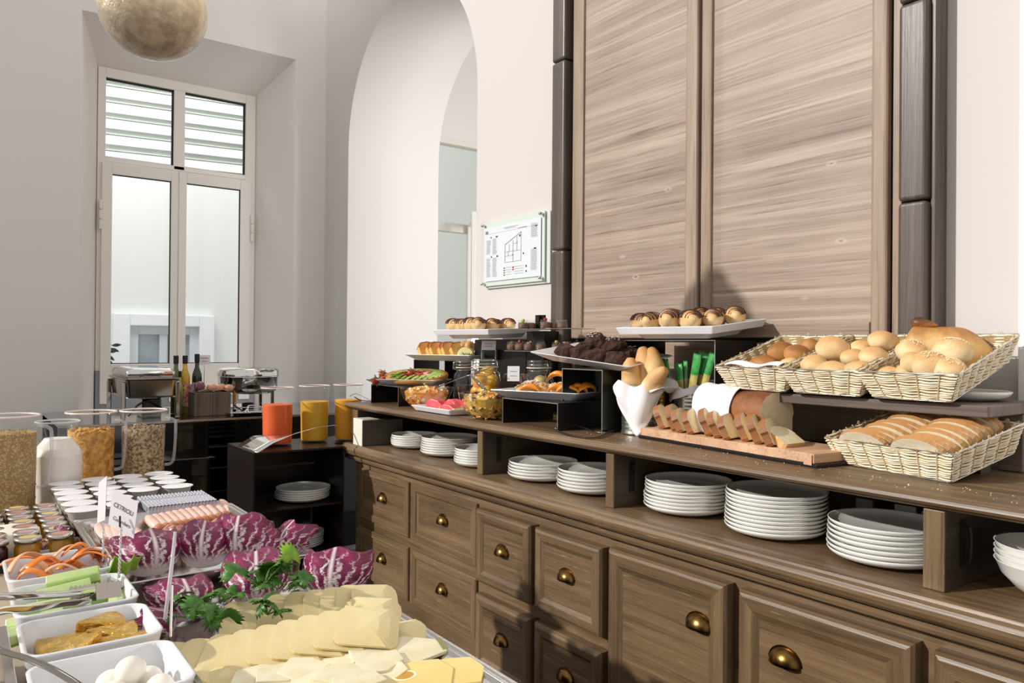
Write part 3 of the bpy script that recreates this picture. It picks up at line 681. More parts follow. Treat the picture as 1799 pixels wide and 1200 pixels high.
# flat grater-like server leaning behind
t=thing('cake_server','perforated steel cake server standing at the back of the cake platter','server',at_(sc_,srot,.09,.05,.02),(rad(-18),rad(12),srot))
m=MB(); m.prism([(-.018,0),(.018,0),(.024,.10),(.016,.115),(-.016,.115),(-.024,.10)],-.001,.001,'xz'); m.build('blade',M_steel,t); 
m=MB(); 
for i in range(3):
    for j in range(6): m.lathe([(0,-.0016),(.003,-.0016),(.003,.0016),(0,.0016)],8,T(-.011+.011*i,0,.02+.014*j,0,PI/2))
x=m.build('perforations',M_ink,t); x['kind']='stuff'
# --- glass jars with clips
def clip_jar(loc,label,r=.07,h=.245,rot=0):
    t=thing('clip_top_jar',label,'jar',loc,rot)
    MB().lathe([(0,.004),(r*.9,.004),(r,.02),(r,h*.62),(r*.93,h*.70),(r*.76,h*.76),(r*.76,h*.80),(r*.80,h*.805),(r*.80,h*.83)],36,close=False).build('glass_body',M_glass,t,smooth=True)
    MB().lathe([(r*.82,h*.855),(r*.83,h*.93),(r*.78,h*.985),(r*.6,h),(0,h)],36,close=False).build('glass_lid',M_glass,t,smooth=True)
    MB().lathe([(r*.74,h*.833),(r*.84,h*.833),(r*.84,h*.852),(r*.74,h*.852)],36,close=False).build('rubber_seal',pbr('seal_cream','#d9cfb4',.6),t,smooth=True)
    m=MB()
    for zz,rrr in ((.79,.79),(.90,.855),(.965,.83)):
        m.tube([(r*rrr*math.cos(a),r*rrr*math.sin(a),h*zz) for a in [2*PI*k/28 for k in range(29)]],.0016,5,cap=False)
    m.build('wire_band',M_steel,t,smooth=True)
    m=MB(); q=r*.86
    m.tube([(0,-q,h*.93),(0,-q-.014,h*.95),(0,-q-.02,h*.85),(0,-q-.006,h*.74),(0,-q+.006,h*.72)],.0016,5)
    m.tube([(.012,-q+.004,h*.79),(.012,-q-.018,h*.74),(.012,-q-.026,h*.60),(0,-q-.028,h*.57),(-.012,-q-.026,h*.60),(-.012,-q-.018,h*.74),(-.012,-q+.004,h*.79)],.0016,5)
    m.build('clasp',M_steel,t,smooth=True)
    m=MB(); m.tube([(.01,q,h*.97),(.01,q+.01,h*.95),(.01,q+.012,h*.82),(.01,q,h*.79)],.0016,5); m.tube([(-.01,q,h*.97),(-.01,q+.01,h*.95),(-.01,q+.012,h*.82),(-.01,q,h*.79)],.0016,5); m.build('hinge_wire',M_steel,t,smooth=True)
    return t
j1=on(852,700,X=2.0); j1=Vector((2.0,j1.y,ZT0)); clip_jar(j1,'clip top glass jar packed with yellow peach halves',.073,.25,rad(10))
k=0
for zz,qq,nn in ((.045,.029,3),(.095,.029,3),(.145,.027,3),(.178,.012,1)):
    for i in range(nn):
        a=2*PI*i/max(nn,1)+zz*20+2.4
        o=blob(.041,1,1,.84,k,.06,1.5).build('peach_half',M_pjar,smooth=True); o.location=j1+Vector((qq*math.cos(a),qq*math.sin(a),zz)); o.rotation_euler=(R.uniform(-1,1),R.uniform(-1,1),a)
        tag(o,'yellow peach half in the %s of the clip top jar, number %s clockwise'%({.045:'bottom layer',.095:'second layer',.145:'third layer',.178:'very top'}[zz],ORD[i]),'peach','peach halves in the jar'); k+=1
j2=on(818,700,X=2.09); j2=Vector((2.09,j2.y,ZT0)); clip_jar(j2,'clip top jar of dark prunes half hidden behind the peach jar',.062,.235,rad(40))
MB().lathe([(0,.008),(.055,.008),(.058,.02),(.058,.11),(0,.112)],30).build('prunes',pbr('dark_prune','#1d1210',.3,col2='#35211b',scale=40,bump=.5,bscale=40,bdist=.01)).location=j2
tag(bpy.data.objects['prunes'],'dark stewed prunes filling the jar behind the peaches','prunes',kind='stuff')
j3=on(947,700,X=2.16); j3=Vector((2.16,j3.y,ZT0)); clip_jar(j3,'clip top jar with pale pear halves behind the peach platter',.070,.25,rad(-8))
M_pear=pbr('pale_pear','#d9b95a',.3,col2='#e6cf86',scale=18,coat=.4)
for i,(zz,qq,a) in enumerate(((.045,.03,0),(.045,.03,2.2),(.05,.03,4.3),(.10,.03,1),(.105,.03,3.2),(.10,.028,5.2),(.15,.01,0))):
    o=blob(.034,1,1,.8,i+20,.05,1.5).build('pear_half',M_pear,smooth=True); o.location=j3+Vector((qq*math.cos(a),qq*math.sin(a),zz)); tag(o,'pale pear half in the %s layer of the pear jar, %s clockwise'%('bottom' if zz<.06 else 'middle' if zz<.12 else 'top',ORD[i%3]),'pear','pear halves in the jar')
# --- glass bowls of fruit salad with serving spoons
def fruit_bowl(loc,label,rb,h,cols,sal,seed):
    t=thing('glass_bowl',label,'bowl',loc)
    p=[(0,.003),(rb*.42,.003),(rb*.62,h*.14),(rb*.85,h*.45),(rb*.97,h*.78),(rb,h)]
    MB().lathe(p,44,close=False).build('glass_wall',M_glass,t,smooth=True)
    MB().lathe([(rb,h),(rb*1.015,h*.995),(rb*1.01,h*.97),(rb*.985,h*.90)],44,close=False).build('rim',thin_glass('bowl_rim',(.95,.96,.96),2.2),t,smooth=True)
    rr_=random.Random(seed); mm=MB(); idx=[]
    for k in range(300):
        zz=rr_.uniform(.08,.93)*h
        lim=rb*(.42+.20*min(1,zz/h/.14) if zz<.14*h else .62+.23*(zz/h-.14)/.31 if zz<.45*h else .85+.10*(zz/h-.45)/.5)-.0205
        q=lim*rr_.uniform(.90,1) if k%3 else lim*math.sqrt(rr_.uniform(0,1)); a=rr_.uniform(0,2*PI)
        if k>=215: q=lim*math.sqrt(rr_.random()); zz=h*(.88+.16*(1-q/lim))
        s=rr_.uniform(.0100,.0150); n0=len(mm.f); ci=rr_.randrange(len(cols))
        M_=T(q*math.cos(a),q*math.sin(a),max(zz*.94,s),rr_.uniform(0,6),rr_.uniform(0,6),rr_.uniform(0,6))
        if k%3: mm.cbox((0,0,0),(s*1.5,s*1.2,s*1.1),M_)
        else: mm.ball(s*.8,M_,8,6)
        idx+=[ci]*(len(mm.f)-n0)
    n0=len(mm.f); e=rb-.017
    mm.lathe([(0,.008),(e*.45,.008),(e*.64,h*.18),(e*.84,h*.45),(e*.95,h*.78),(e*.6,h*.90),(0,h*.95)],28); idx+=[0]*(len(mm.f)-n0)
    o=mm.build('fruit_salad',cols); o.location=loc; o.data.polygons.foreach_set('material_index',idx); tag(o,sal,'fruit salad',kind='stuff')
    return t
def fpbr(n,a,b): return pbr(n,a,.28,col2=b,scale=40,coat=.3)
o1=fpbr('cantaloupe','#ec8d28','#f4ab4e'); o2=fpbr('pale_melon','#d8cf8e','#e8dfb0'); o3=fpbr('mixed_yellow','#e0ac3c','#eec56a'); o4=fpbr('plum_dark','#3a1a22','#6b2c38'); o6=fpbr('grape_brown','#a88a3a','#c2a552'); o5=fpbr('kiwi_piece','#7f8c3a','#a4ad5c')
b1=Vector((1.875,3.30,ZT0)); b1.y=on(749,700,X=1.875).y
b2=Vector((1.83,2.70,ZT0)); b2.y=on(856,700,X=1.83).y
fruit_bowl(b1,'glass bowl of orange and white melon salad left of the watermelon',.131,.105,[o1,o2,o3,o1],'diced orange and pale melon salad',3)
fruit_bowl(b2,'glass bowl of dark mixed fruit salad in front of the peach jar',.124,.112,[o3,o1,o3,o4,o6,o3],'mixed fruit salad with plum and kiwi pieces',5)
def serving_spoon(a,b,label,name='serving_spoon'):
    a,b=Vector(a),Vector(b); d=(b-a); t=thing(name,label,'spoon',a); L=d.length
    Q=Vector((1,0,0)).rotation_difference(d.normalized()).to_matrix().to_4x4()
    m=MB(); m.tube([(0,0,0),(L*.5,0,.004),(L*.97,0,0)],[.0095,.008,.006],8,Q,flat=.3); m.build('handle',M_chromed,t,smooth=True)
    m=MB(); m.ball(.026,Q@T(-.02,0,-.006),14,8,1.35,.9,.35); m.build('bowl',M_chromed,t,smooth=True); return t
serving_spoon(b1+Vector((.0,-.03,.088)),on(862,646,X=1.95),'steel serving spoon leaning out of the melon salad bowl')
serving_spoon(b2+Vector((.0,-.04,.088)),on(826,658,X=1.84),'dark handled serving spoon leaning out of the mixed fruit bowl')
# --- watermelon plate
wt=thing('rectangular_dish','thick white rectangular dish with watermelon slices','platter',(1.86,3.03,ZT0))
m=MB(); loft(m,[(.085,.15,.02,0),(.10,.165,.02,.004),(.112,.176,.012,.024),(.112,.176,.012,.028),(.106,.170,.012,.028),(.09,.155,.02,.014),(.01,.01,.005,.012)]); m.build('dish',M_porc,wt,bevel=.001)
def melon_slice(loc,rot,s,label):
    t=thing('watermelon_slice',label,'watermelon',loc,rot,'watermelon slices on the white dish'); 
    MB().prism([(-.05*s,0),(.05*s,0),(.052*s,.022),(.02*s,.040*s),(-.02*s,.036*s),(-.05*s,.016)],-.028,.028,'xz').build('flesh',M_melon,t,bevel=.004)
    MB().prism([(-.052*s,-.003),(-.028*s,-.004),(-.03*s,.012),(-.055*s,.018),(-.062*s,.006)],-.0285,.0285,'xz').build('rind',M_rind,t,bevel=.003)
for x,y,z,rz,s,l in ((1.82,3.08,.030,1.9,1.0,'watermelon slice with visible green rind at the left of the dish'),(1.86,2.99,.030,1.6,1.05,'watermelon slice in the middle of the dish resting on others'),(1.80,2.93,.022,1.8,.9,'red watermelon block at the front right of the dish'),(1.90,2.93,.038,1.4,1.0,'watermelon slice lying highest on the pile next to the fruit bowl')):
    melon_slice((x,y,ZT0+z-.01),(0,rad(R.uniform(-8,8)),rz),s,l)
# --- pastry trays
def deep_tray(loc,rot,w,d,label):
    t=thing('serving_tray',label,'tray',loc,rot); m=MB(); hx,hy=d/2,w/2
    loft(m,[(hx-.07,hy-.07,.01,0),(hx-.055,hy-.055,.01,.018),(hx-.010,hy-.010,.004,.021),(hx,hy,.004,.046),(hx-.004,hy-.004,.004,.048),(hx-.012,hy-.012,.004,.046),(hx-.02,hy-.02,.004,.034),(.01,.01,.003,.033)],n=2)
    m.build('dish',M_porc,t,bevel=.0012); return t
def striped_roll(loc,rot,label,group,s=1.0,striped=True):
    t=thing('filled_pastry',label,'pastry',loc,rot,group); s*=1.32; t.scale=(s,)*3
    def rad_(u): return .024*math.sin(PI*min(max(u,.03),.97))**.45*(1+.08*math.sin(u*22))
    m=MB(); prof=[(rad_(k/20),-.042+.084*k/20) for k in range(21)]; prof=[(0,-.043)]+prof+[(0,.043)]
    m.lathe(prof,16,T(0,0,.021,0,0,PI/2)); m.build('crust',M_pastry2,t,smooth=True)
    if striped:
        m=MB(); m2=MB()
        for k in range(8):
            x=-.036+.010*k; rr_=rad_((x+.042)/.084)+.0008
            m.tube([(x+.004*math.sin(a*2),rr_*math.cos(a),.021+rr_*math.sin(a)) for a in [PI*.08+PI*.84*j/10 for j in range(11)]],.0021,4)
            if k<7: m2.tube([(x+.0055,(rr_-.0002)*math.cos(a),.021+(rr_-.0002)*math.sin(a)) for a in [PI*.2+PI*.6*j/8 for j in range(9)]],.0026,4,flat=.5)
        m.build('chocolate_drizzle',M_choc,t,smooth=True); m2.build('sugar_dusting',M_sugar,t,smooth=True)
    return t
# tray on the left (highest, before the arch)
tr1=Vector((2.165,3.185,1.383)); r1=rad(8)
deep_tray(tr1,(0,rad(-2.5),r1),.42,.36,'white square tray of striped pastries raised highest before the arch')
tr2=Vector((2.15,1.855,1.386)); r2=rad(3.5)
deep_tray(tr2,(0,rad(-6),r2),.43,.32,'white square tray of striped pastries in front of the cupboard doors')
riser('black riser stand under the pastry tray before the cupboard doors',2.075,2.30,1.68,2.115,ZT0,1.372)
def spread(c,rz,items,side,group,zf):
    for k,(x,y,a,s,row) in enumerate(items):
        p=at_(c,rz,x,y,zf(x)); striped_roll(p,(0,0,rz+a),'sugar dusted striped pastry, %s on the %s tray'%(row,side),group,s,True)
spread(tr1,r1,[(-.12,.12,1.2,1.05,'front row leftmost'),(-.12,.06,1.5,1,'front row second'),(-.11,.0,1.2,1.1,'front row third'),(-.11,-.06,.9,1.1,'front row fourth'),(-.03,.10,1.3,1,'middle row leftmost'),(-.03,.02,1.2,1.05,'middle row centre'),(-.02,-.06,1.0,1.05,'middle row right'),(.05,-.01,1.1,1,'rear row left'),(.06,-.09,1.2,1.05,'rear row right')],'arch side','striped pastries on the left tray',lambda x:.034+max(0,x)*.04)
spread(tr2,r2,[(-.11,.14,1.0,1.0,'front row leftmost'),(-.11,.085,.3,1.05,'front row second'),(-.10,.01,.5,1.2,'front row third'),(-.10,-.075,.9,1.1,'front row rightmost'),(-.03,.05,.4,1.1,'middle row left'),(-.03,-.03,.8,1.05,'middle row centre'),(-.03,-.12,.6,1.05,'middle row right'),(.06,.0,.9,1.1,'rear row left'),(.06,-.07,.9,1.05,'rear row centre'),(.07,-.14,.7,1.1,'rear row rightmost')],'cupboard side','striped pastries on the right tray',lambda x:.034+x*.10)
# --- stepped tower with little glass cups
tw=thing('cup_tower','black stepped tower with three little steel shelves behind the jars','stand',(2.3,3.0,ZT0))
MB().box(2.22,2.93,ZT0,2.385,3.38,1.378).build('block',M_black,tw,world=True,bevel=.001)
MB().box(2.22,2.79,ZT0,2.34,2.925,1.416).build('column',M_black,tw,world=True,bevel=.001)
shelves=[]
for (ua,ub,v,X0,X1) in ((905,1006,577,2.13,2.26),(886,972,616,2.10,2.22),(880,950,674,2.08,2.22)):
    pa,pb=on(ua,v,X=X0),on(ub,v,X=X0); z=(pa.z+pb.z)/2; shelves.append((X0,z))
    MB().box(X0,pb.y,z-.004,X1,pa.y,z-.001).build('shelf_plate',M_steel,tw,world=True)
def cup(u,v,X,label,top,s=1.0):
    p=on(u,v,X=X); return p
CUP={}
def make_cup(p,label,top,s=1.0):
    t=thing('dessert_cup',label,'dessert',p,R.uniform(0,6),'chocolate dessert cups on the tower'); t.scale=(s,)*3
    if not CUP:
        CUP['g']=MB().lathe([(0,.001),(.021,.001),(.024,.005),(.024,.030),(.021,.036),(.022,.040),(.0235,.041)],24,close=False).build('glass',M_glass,t,smooth=True).data
        CUP['m']=MB().lathe([(0,.003),(.022,.003),(.0228,.008),(.0228,.028),(.012,.031),(0,.032)],20).build('mousse',M_mousse,t,smooth=True).data
    else:
        for n_,d in (('glass',CUP['g']),('mousse',CUP['m'])):
            o=bpy.data.objects.new(n_,d); C.objects.link(o); o.parent=t
    if top=='nuts':
        m=MB(); 
        for k in range(12): a=R.uniform(0,6.3); q=R.uniform(0,.016); m.cbox((0,0,0),(.007,.006,.005),T(q*math.cos(a),q*math.sin(a),.034+R.uniform(0,.006),a,a,a))
        x=m.build('nut_topping',pbr('chopped_nuts','#a98850',.6),t); x['kind']='stuff'
    elif top=='berry': blob(.009,1,1,1,3,.2,6,12,8,T(0,0,.040)).build('raspberry',pbr('raspberry','#8e1c35',.4,bump=.5),t,smooth=True)
    elif top=='grape': MB().ball(.009,T(.002,0,.040),12,8).build('grape_half',M_grape,t,smooth=True)
    return t
for (u,X,top,l) in ((919,2.16,'grape','dessert cup with green grape, leftmost on the top tower shelf'),(932,2.21,'','plain chocolate cup behind the grape cup on the top shelf'),(958,2.16,'berry','dessert cup with raspberry in the middle of the top tower shelf'),(974,2.21,'','plain chocolate cup second from right on the top shelf'),(987,2.21,'','plain chocolate cup rightmost on the top tower shelf')):
    make_cup(on(u,574,X=X)*Vector((1,1,0)) if False else Vector((X,on(u,574,X=X).y,shelves[0][1])),l,top)
for (u,X,top,l) in ((899,2.13,'nuts','dessert cup with nuts, leftmost on the middle tower shelf'),(913,2.13,'berry','dessert cup with raspberry, second on the middle tower shelf'),(929,2.13,'nuts','dessert cup with nuts, third on the middle tower shelf'),(950,2.15,'','plain dark chocolate cup at the right of the middle shelf')):
    make_cup(Vector((X,on(u,610,X=X).y,shelves[1][1])),l,top)
for (u,X,top,l) in ((893,2.12,'nuts','dark dessert cup with nuts on the lowest tower shelf'),(907,2.12,'berry','dessert cup with raspberry on the lowest tower shelf'),(921,2.12,'nuts','shaded dessert cup right of the raspberry one, lowest shelf')):
    make_cup(Vector((X,on(u,670,X=X).y,shelves[2][1])),l,top)
# two cups on a shelf behind the brownies
st=thing('cup_shelf','small steel shelf carrying two dessert cups behind the brownie platter','stand',(2.26,2.62,ZT0))
pa=on(965,616,X=2.2); MB().box(2.19,pa.y-.26,pa.z-.004,2.32,pa.y+.01,pa.z-.001).build('shelf_plate',M_steel,st,world=True); MB().box(2.27,pa.y-.15,ZT0,2.31,pa.y-.10,pa.z-.004).build('column',M_black,st,world=True)
make_cup(Vector((2.23,on(978,610,X=2.23).y,pa.z)),'dessert cup with green grape just left behind the brownies','grape'); make_cup(Vector((2.23,on(996,610,X=2.23).y,pa.z)),'dessert cup with nuts directly behind the brownies','nuts')
# black paired card blocks on the top shelf
for i,(u,X) in enumerate(((945,2.24),(954,2.255))):
    p=on(u,575,X=X); o=MB().cbox((0,0,.034),(.012,.028,.068)).build('card_block',M_black,bevel=.001); o.location=(X,p.y,shelves[0][1]); tag(o,'black upright block on the top tower shelf, the %s of two'%('left' if i==0 else 'right'),'block','black blocks on the tower')
# --- brownies on a tilted platter
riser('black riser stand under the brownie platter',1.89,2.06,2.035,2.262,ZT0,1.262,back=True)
L_,F_,R_=Vector((1.80,2.26,1.318)),Vector((1.93,1.86,1.271)),Vector((2.22,2.08,1.322))
ex=(F_-L_).normalized(); ez=ex.cross(R_-F_).normalized(); ey=ez.cross(ex); cen=(L_+R_)/2
mwp=Matrix((ex,ey,ez)).transposed(); eb=mwp.to_euler()
pc=cen-ez*.032
flared('square_platter','white flared platter heaped with chocolate brownies',pc,eb,.43,.36,.032,.06)
def onp(x,y,z): return pc+ex*x+ey*y+ez*z
bi=[(-.12,-.06,.03,1.0,'leftmost in the front row'),(-.05,-.07,.03,1.1,'second in the front row'),(.03,-.07,.03,1.15,'third in the front row'),(.11,-.07,.03,1.1,'rightmost in the front row'),(-.10,.03,.03,1,'at the left of the back row'),(.0,.03,.035,1.1,'in the middle of the back row'),(.10,.03,.03,1.1,'at the right of the back row'),(-.02,-.01,.075,1.1,'sugar dusted on top of the heap'),(.05,.0,.07,1.0,'topmost right of the heap')]
for k,(x,y,z,s,l) in enumerate(bi):
    t=thing('brownie','chocolate brownie piece, '+l,'brownie',onp(x,y,z),(R.uniform(-.3,.3),R.uniform(-.3,.3),R.uniform(0,3)),'brownies on the flared platter'); t.scale=(s*1.28,)*3
    m=MB(); blob(.036,1.05,.85,.62,k+3,.32,2.2,20,14,None,m); m.build('crumb',M_brownie,t)
    if k>=5:
        m=MB()
        for j in range(26): a=R.uniform(0,6.3); q=.024*math.sqrt(R.random()); m.cbox((q*math.cos(a),q*math.sin(a),.022+R.uniform(-.002,.003)),(.003,.002,.001))
        x_=m.build('icing_sugar',M_sugar,t); x_['kind']='stuff'
# --- peach and pastry platter in front
riser('low black riser stand under the peach platter',1.79,2.05,2.165,2.515,ZT0,1.137)
L_,F_=Vector((1.745,2.545,0)),Vector((1.885,2.165,0)); prot=math.atan2((F_-L_).y,(F_-L_).x)
pn=Vector((-(F_-L_).y,(F_-L_).x,0)).normalized(); pcen=(L_+F_)/2+pn*.135; pcen.z=1.1375
flared('square_platter','white flared platter with peach slices and iced pastries',pcen,(0,0,prot),.41,.27,.032,.05)
def peach_slice(loc,rot,label,s=1):
    t=thing('peach_slice',label,'peach',loc,rot,'peach slices on the front platter'); t.scale=(s,)*3
    m=MB()
    def fn(u,v):
        a=PI*u; w_=math.sin(a)**.7*.015; q=2*PI*v; return (.034*math.cos(a),w_*math.cos(q)+.0,.026*math.sin(a)+w_*.55*math.sin(q))
    m.grid(fn,16,10); m.build('flesh',M_peach,t,smooth=True)
pz=1.1375+.012
ps=[(.02,.03,.05,0,'standing upright in the platter middle'),(.07,-.05,.005,.3,'front right, first of four'),(.11,-.05,.005,.6,'front right, second of four'),(.14,-.03,.008,.9,'front right, third of four'),(.16,.01,.01,1.2,'rightmost on the platter'),(.10,.02,.02,.5,'resting above the right hand group'),(-.05,-.07,.0,.2,'alone at the front left of the nuts')]
for x,y,z,a,l in ps: peach_slice(at_(pcen,prot,x,y,.012+z),(R.uniform(-.4,.2),0,prot+a),'orange peach slice, '+l,1.4)
M_almond=pbr('almond_flakes','#dcc29a',.5,col2='#b58c58',scale=60); 
for k,(x,y,z,l) in enumerate(((-.10,.03,.022,'rolled pastry dusted with sugar at the back left of the peach platter'),(.05,-.0,.02,'sugar dusted pastry among the peach slices'),(-.03,.0,.015,'flat almond pastry in the middle of the peach platter'),(-.09,-.04,.01,'almond pastry at the front left of the peach platter'))):
    t=thing('iced_pastry',l,'pastry',at_(pcen,prot,x,y,z+.016),(0,0,prot+k),'iced pastries on the peach platter'); t.scale=(1.3,)*3
    blob(.027,1.3,.9,.75,k+9,.25,2,18,12).build('crust',M_pastry2,t,smooth=True)
    m=MB()
    for j in range(60): a=R.uniform(0,6.3); q=.03*math.sqrt(R.random()); hh=.021*math.sqrt(max(.05,1-(q/.034)**2)); m.cbox((0,0,0),(.009,.005,.0012),T(q*1.2*math.cos(a),q*.9*math.sin(a),hh,R.uniform(0,6),R.uniform(-.5,.5),R.uniform(-.5,.5)))
    x_=m.build('almond_flakes',M_almond if k>1 else M_sugar,t); x_['kind']='stuff'
ch=thing('cocktail_cherry','bright red cherry with long stems at the left of the peach platter','cherry',at_(pcen,prot,-.13,-.03,.022))
MB().ball(.010,T(),14,10).build('fruit',pbr('cherry_red','#b60d1c',.15,coat=.5),ch,smooth=True); MB().tube([(0,0,.008),(.01,.004,.03),(.012,.006,.06)],.0008,5).build('stem',M_choc,ch)
sw=MB().tube([(0,0,0),(0,0,.07)],.0012,6).build('skewer',M_choc); sw.location=at_(pcen,prot,-.045,.04,.03); tag(sw,'thin dark skewer standing in the almond pastry','skewer')
# small place cards on the top
def place_card(loc,rot,label,w=.055,h=.035,lines=2,holder=False):
    t=thing('place_card',label,'card',loc,rot)
    MB().box(-w/2,-.0006,0,w/2,.0006,h,T(0,0,0,0,rad(-14))).build('card',M_paper,t)
    m=MB()
    for k in range(lines): m.box(-w*.28,-.0012,h*(.62-.3*k),w*.28,-.0007,h*(.62-.3*k)+.0035,T(0,0,0,0,rad(-14)))
    m.build('lettering',M_greyink,t)
    if holder: MB().box(-w/2,.002,-.05,-w/2+.002,.05,0).box(w/2-.002,.002,-.05,w/2,.05,0).box(-w/2,.002,-.003,w/2,.05,0).build('card_stand',M_porc,t)
    return t
p=on(858,614,X=2.17); place_card((2.17,p.y,p.z),(0,0,rad(-50)),'white place card on a small white stand between the raised trays',.075,.045,holder=True)
p=on(899,684,X=2.02); place_card((2.05,p.y+.03,1.185),(0,0,rad(-40)),'tilted white place card standing before the pear jar',.055,.07)
p=on(829,640,X=1.97); place_card((2.03,p.y+.06,1.23),(0,0,rad(-70)),'narrow white place card on a wire between the two left jars',.03,.05)
MB().tube([(0,.004,0),(0,.006,-(1.23-ZT0))],.001,5).build('wire_stand',M_steel,[o for o in C.objects if o.get('label','').startswith('narrow white place card on a wire')][0])
# tongs at the left end of the top board
t=thing('salad_tongs','thin steel tongs overhanging the left end of the sideboard top','tongs',(1.79,3.85,ZT0))
MB().tube(catmull([(0,-.13,.012),(.0,-.03,.028),(0,.06,.038),(0,.14,.020)],8),.004,6,flat=.5).build('upper_arm',M_steel,t,smooth=True)
MB().tube(catmull([(0,-.13,.010),(.01,-.04,.006),(.01,.03,.006),(.01,.10,.018)],8),.0045,6,flat=.5).build('lower_arm',M_iron,t,smooth=True)
# black handled tongs lying before the peach riser
def lie(u,v): return on(u,v,z=ZT0)
t=thing('serving_tongs','black and steel serving tongs lying on the top before the peach stand','tongs',lie(1030,760))
A,B=lie(976,757),lie(1088,757)
pts=[A+Vector((0,0,.008)),lie(1000,752)+Vector((-.02,0,.022)),lie(1035,757)+Vector((-.02,0,.012)),lie(1060,763)+Vector((0,0,.006)),B+Vector((.03,0,.016))]
MB().tube(catmull(pts,8),.004,6,flat=.4).build('upper_arm',M_steel,t,world=True,smooth=True)
pts=[A+Vector((0,0,.005)),lie(1000,766)+Vector((0,0,.004)),lie(1030,772)+Vector((.02,0,.004)),lie(1050,768)+Vector((.03,0,.006)),lie(1084,752)+Vector((0,0,.01))]
MB().tube(catmull(pts,8),.006,6,flat=.35).build('lower_arm',M_iron,t,world=True,smooth=True)
m=MB(); m.prism([(-.05,-.03),(.05,-.035),(.06,.0),(.045,.035),(-.05,.03)],0,.003,'xy',T(*(lie(1066,750)+Vector((.05,0,.004))),rad(20))); m.build('blade',M_black,t,world=True,bevel=.001)
# ================================================================ sideboard top, right half: breads
M_roll=bread_mat('white_roll_crust','#f0deb8','#e6c795','#d3a56c',.6)
M_bag=bread_mat('pale_baguette','#ecd2a4','#dfb67e','#cf9c62',.55)
M_loafc=bread_mat('dark_loaf_crust','#c79a66','#a0683c','#744222',.45)
M_sliccr=bread_mat('slice_crust','#a06a3c','#84502a','#9c6638',.5)
M_sliccr2=bread_mat('toast_crust','#dcb27c','#d0a067','#b88550',.55)
M_wick=pbr('pale_willow','#f3e9d2',.55,col2='#e6d6b3',scale=30)
M_crumb2=pbr('white_crumb','#f8eed6',.75,col2='#f0e1bd',scale=50,bump=.3,bscale=160)
M_wickd=pbr('willow_stake','#cdb78c',.6)
M_board=wood('beech_board','#b08462','#c99d7b','#dcb896','Y',.6,1.0)
M_sesame=pbr('sesame_seed','#f2e3bd',.5)
M_tin=pbr('tin_silver','#b9bfb0',.22,metal=.9); M_gold=pbr('gold_lacquer_tin','#a8853f',.25,metal=.9)
M_pack=pbr('green_wrapper','#1f8a3c',.3,col2='#58b862',scale=30,coat=.4); M_packc=pbr('clear_wrapper_with_stick','#cdbb6e',.3,col2='#8f8f3f',scale=20,coat=.5)
def tin(name,label,loc,r,h,mat,cat='tin'):
    t=thing(name,label,cat,loc); n=9; pr=[(0,.001),(r*.98,.001),(r*1.02,.003),(r*1.02,.006),(r,.010)]
    for k in range(n*4+1): z=.02+(h-.045)*k/(n*4); pr.append((r*(.985-.012*math.cos(k/4*2*PI)),z))
    pr+=[(r,h-.010),(r*1.02,h-.005),(r*1.02,h-.001),(r*.97,h),(r*.97,h-.004)]
    MB().lathe(pr,40,close=False).build('ribbed_wall',mat,t,smooth=True); MB().lathe([(r*.97,h-.006),(r*.96,.01),(0,.01)],40,close=False).build('inner_wall',M_chromed,t,smooth=True); return t
c1=on(1124,762,z=ZT0); c1.z=ZT0
tin('food_tin','silver food tin with a white napkin, holding three pale bread rolls',c1,.066,.175,M_tin)
# napkin on the front of the can: hanging triangle
def napkin(name,label,fn,nu,nv,mat=M_cloth,parent=None,thick=.0015):
    o=MB().grid(fn,nu,nv).build(name,mat,parent,smooth=True,solid=thick,sub=1); 
    if parent is None: tag(o,label,'napkin'); 
    return o
cv=c1
def fn(u,v):
    # u across (-1..1) fan around can, v from inside rim down to the tip
    a=rad(-142)+ (u-.5)*rad(150); r=.072+.006*math.sin(u*13)+.012*v
    drop=v*(.165*(1-abs(2*u-1)**1.15)+.02)
    z=.182+.012*math.sin(u*11)*(1-v)-drop
    r+=.016*math.sin(PI*min(1,v*1.2))+(.010*(1-v)*abs(math.sin(u*9)))
    return (cv.x+r*math.cos(a),cv.y+r*math.sin(a),cv.z+z)
napkin('napkin','white cloth napkin hanging in a point over the silver tin',fn,26,12)
def fn(u,v):
    a=rad(-62)+ (u-.5)*rad(110); r=.062+.075*v*(.6+.4*math.sin(PI*u)); z=.185+.012*math.sin(u*9)-.015*v+.018*math.sin(v*5+u*4)
    return (cv.x+r*math.cos(a),cv.y+r*math.sin(a),cv.z+z)
napkin('napkin','napkin corner sticking out at the right of the silver tin',fn,12,8)
def baguette(a,b,r,label,seed,mat=M_bag,name='bread_roll',group='rolls in the silver tin',flat=1):
    a,b=Vector(a),Vector(b); L=(b-a).length; t=None
    m=MB(); P=[];Rr=[]
    bend=Vector((0,0,0))
    for k in range(25):
        u=k/24; P.append((0,0.01*math.sin(PI*u)*(1 if seed%2 else -1),L*u)); e=math.sin(PI*min(max(u,.02),.98))**.38
        Rr.append(r*e*(1+.05*math.sin(u*17+seed)))
    m.tube(P,Rr,16,flat=flat)
    # long slash
    o=m.build(name,mat,smooth=True,sub=1); o.location=a; o.rotation_mode='QUATERNION'; o.rotation_quaternion=Vector((0,0,1)).rotation_difference((b-a).normalized()); tag(o,label,'bread',group); return o
def W(u,v,X): return on(u,v,X=X)
baguette(W(1116,705,c1.x-.02),W(1108,628,c1.x-.03),.036,'pale bread roll standing upright at the left of the tin',1)
baguette(W(1138,705,c1.x+.03),W(1128,610,c1.x+.05),.042,'largest pale roll at the back of the tin',2)
baguette(W(1150,700,c1.x+.0),W(1144,612,c1.x+.07),.037,'golden roll leaning at the back right of the tin',4)
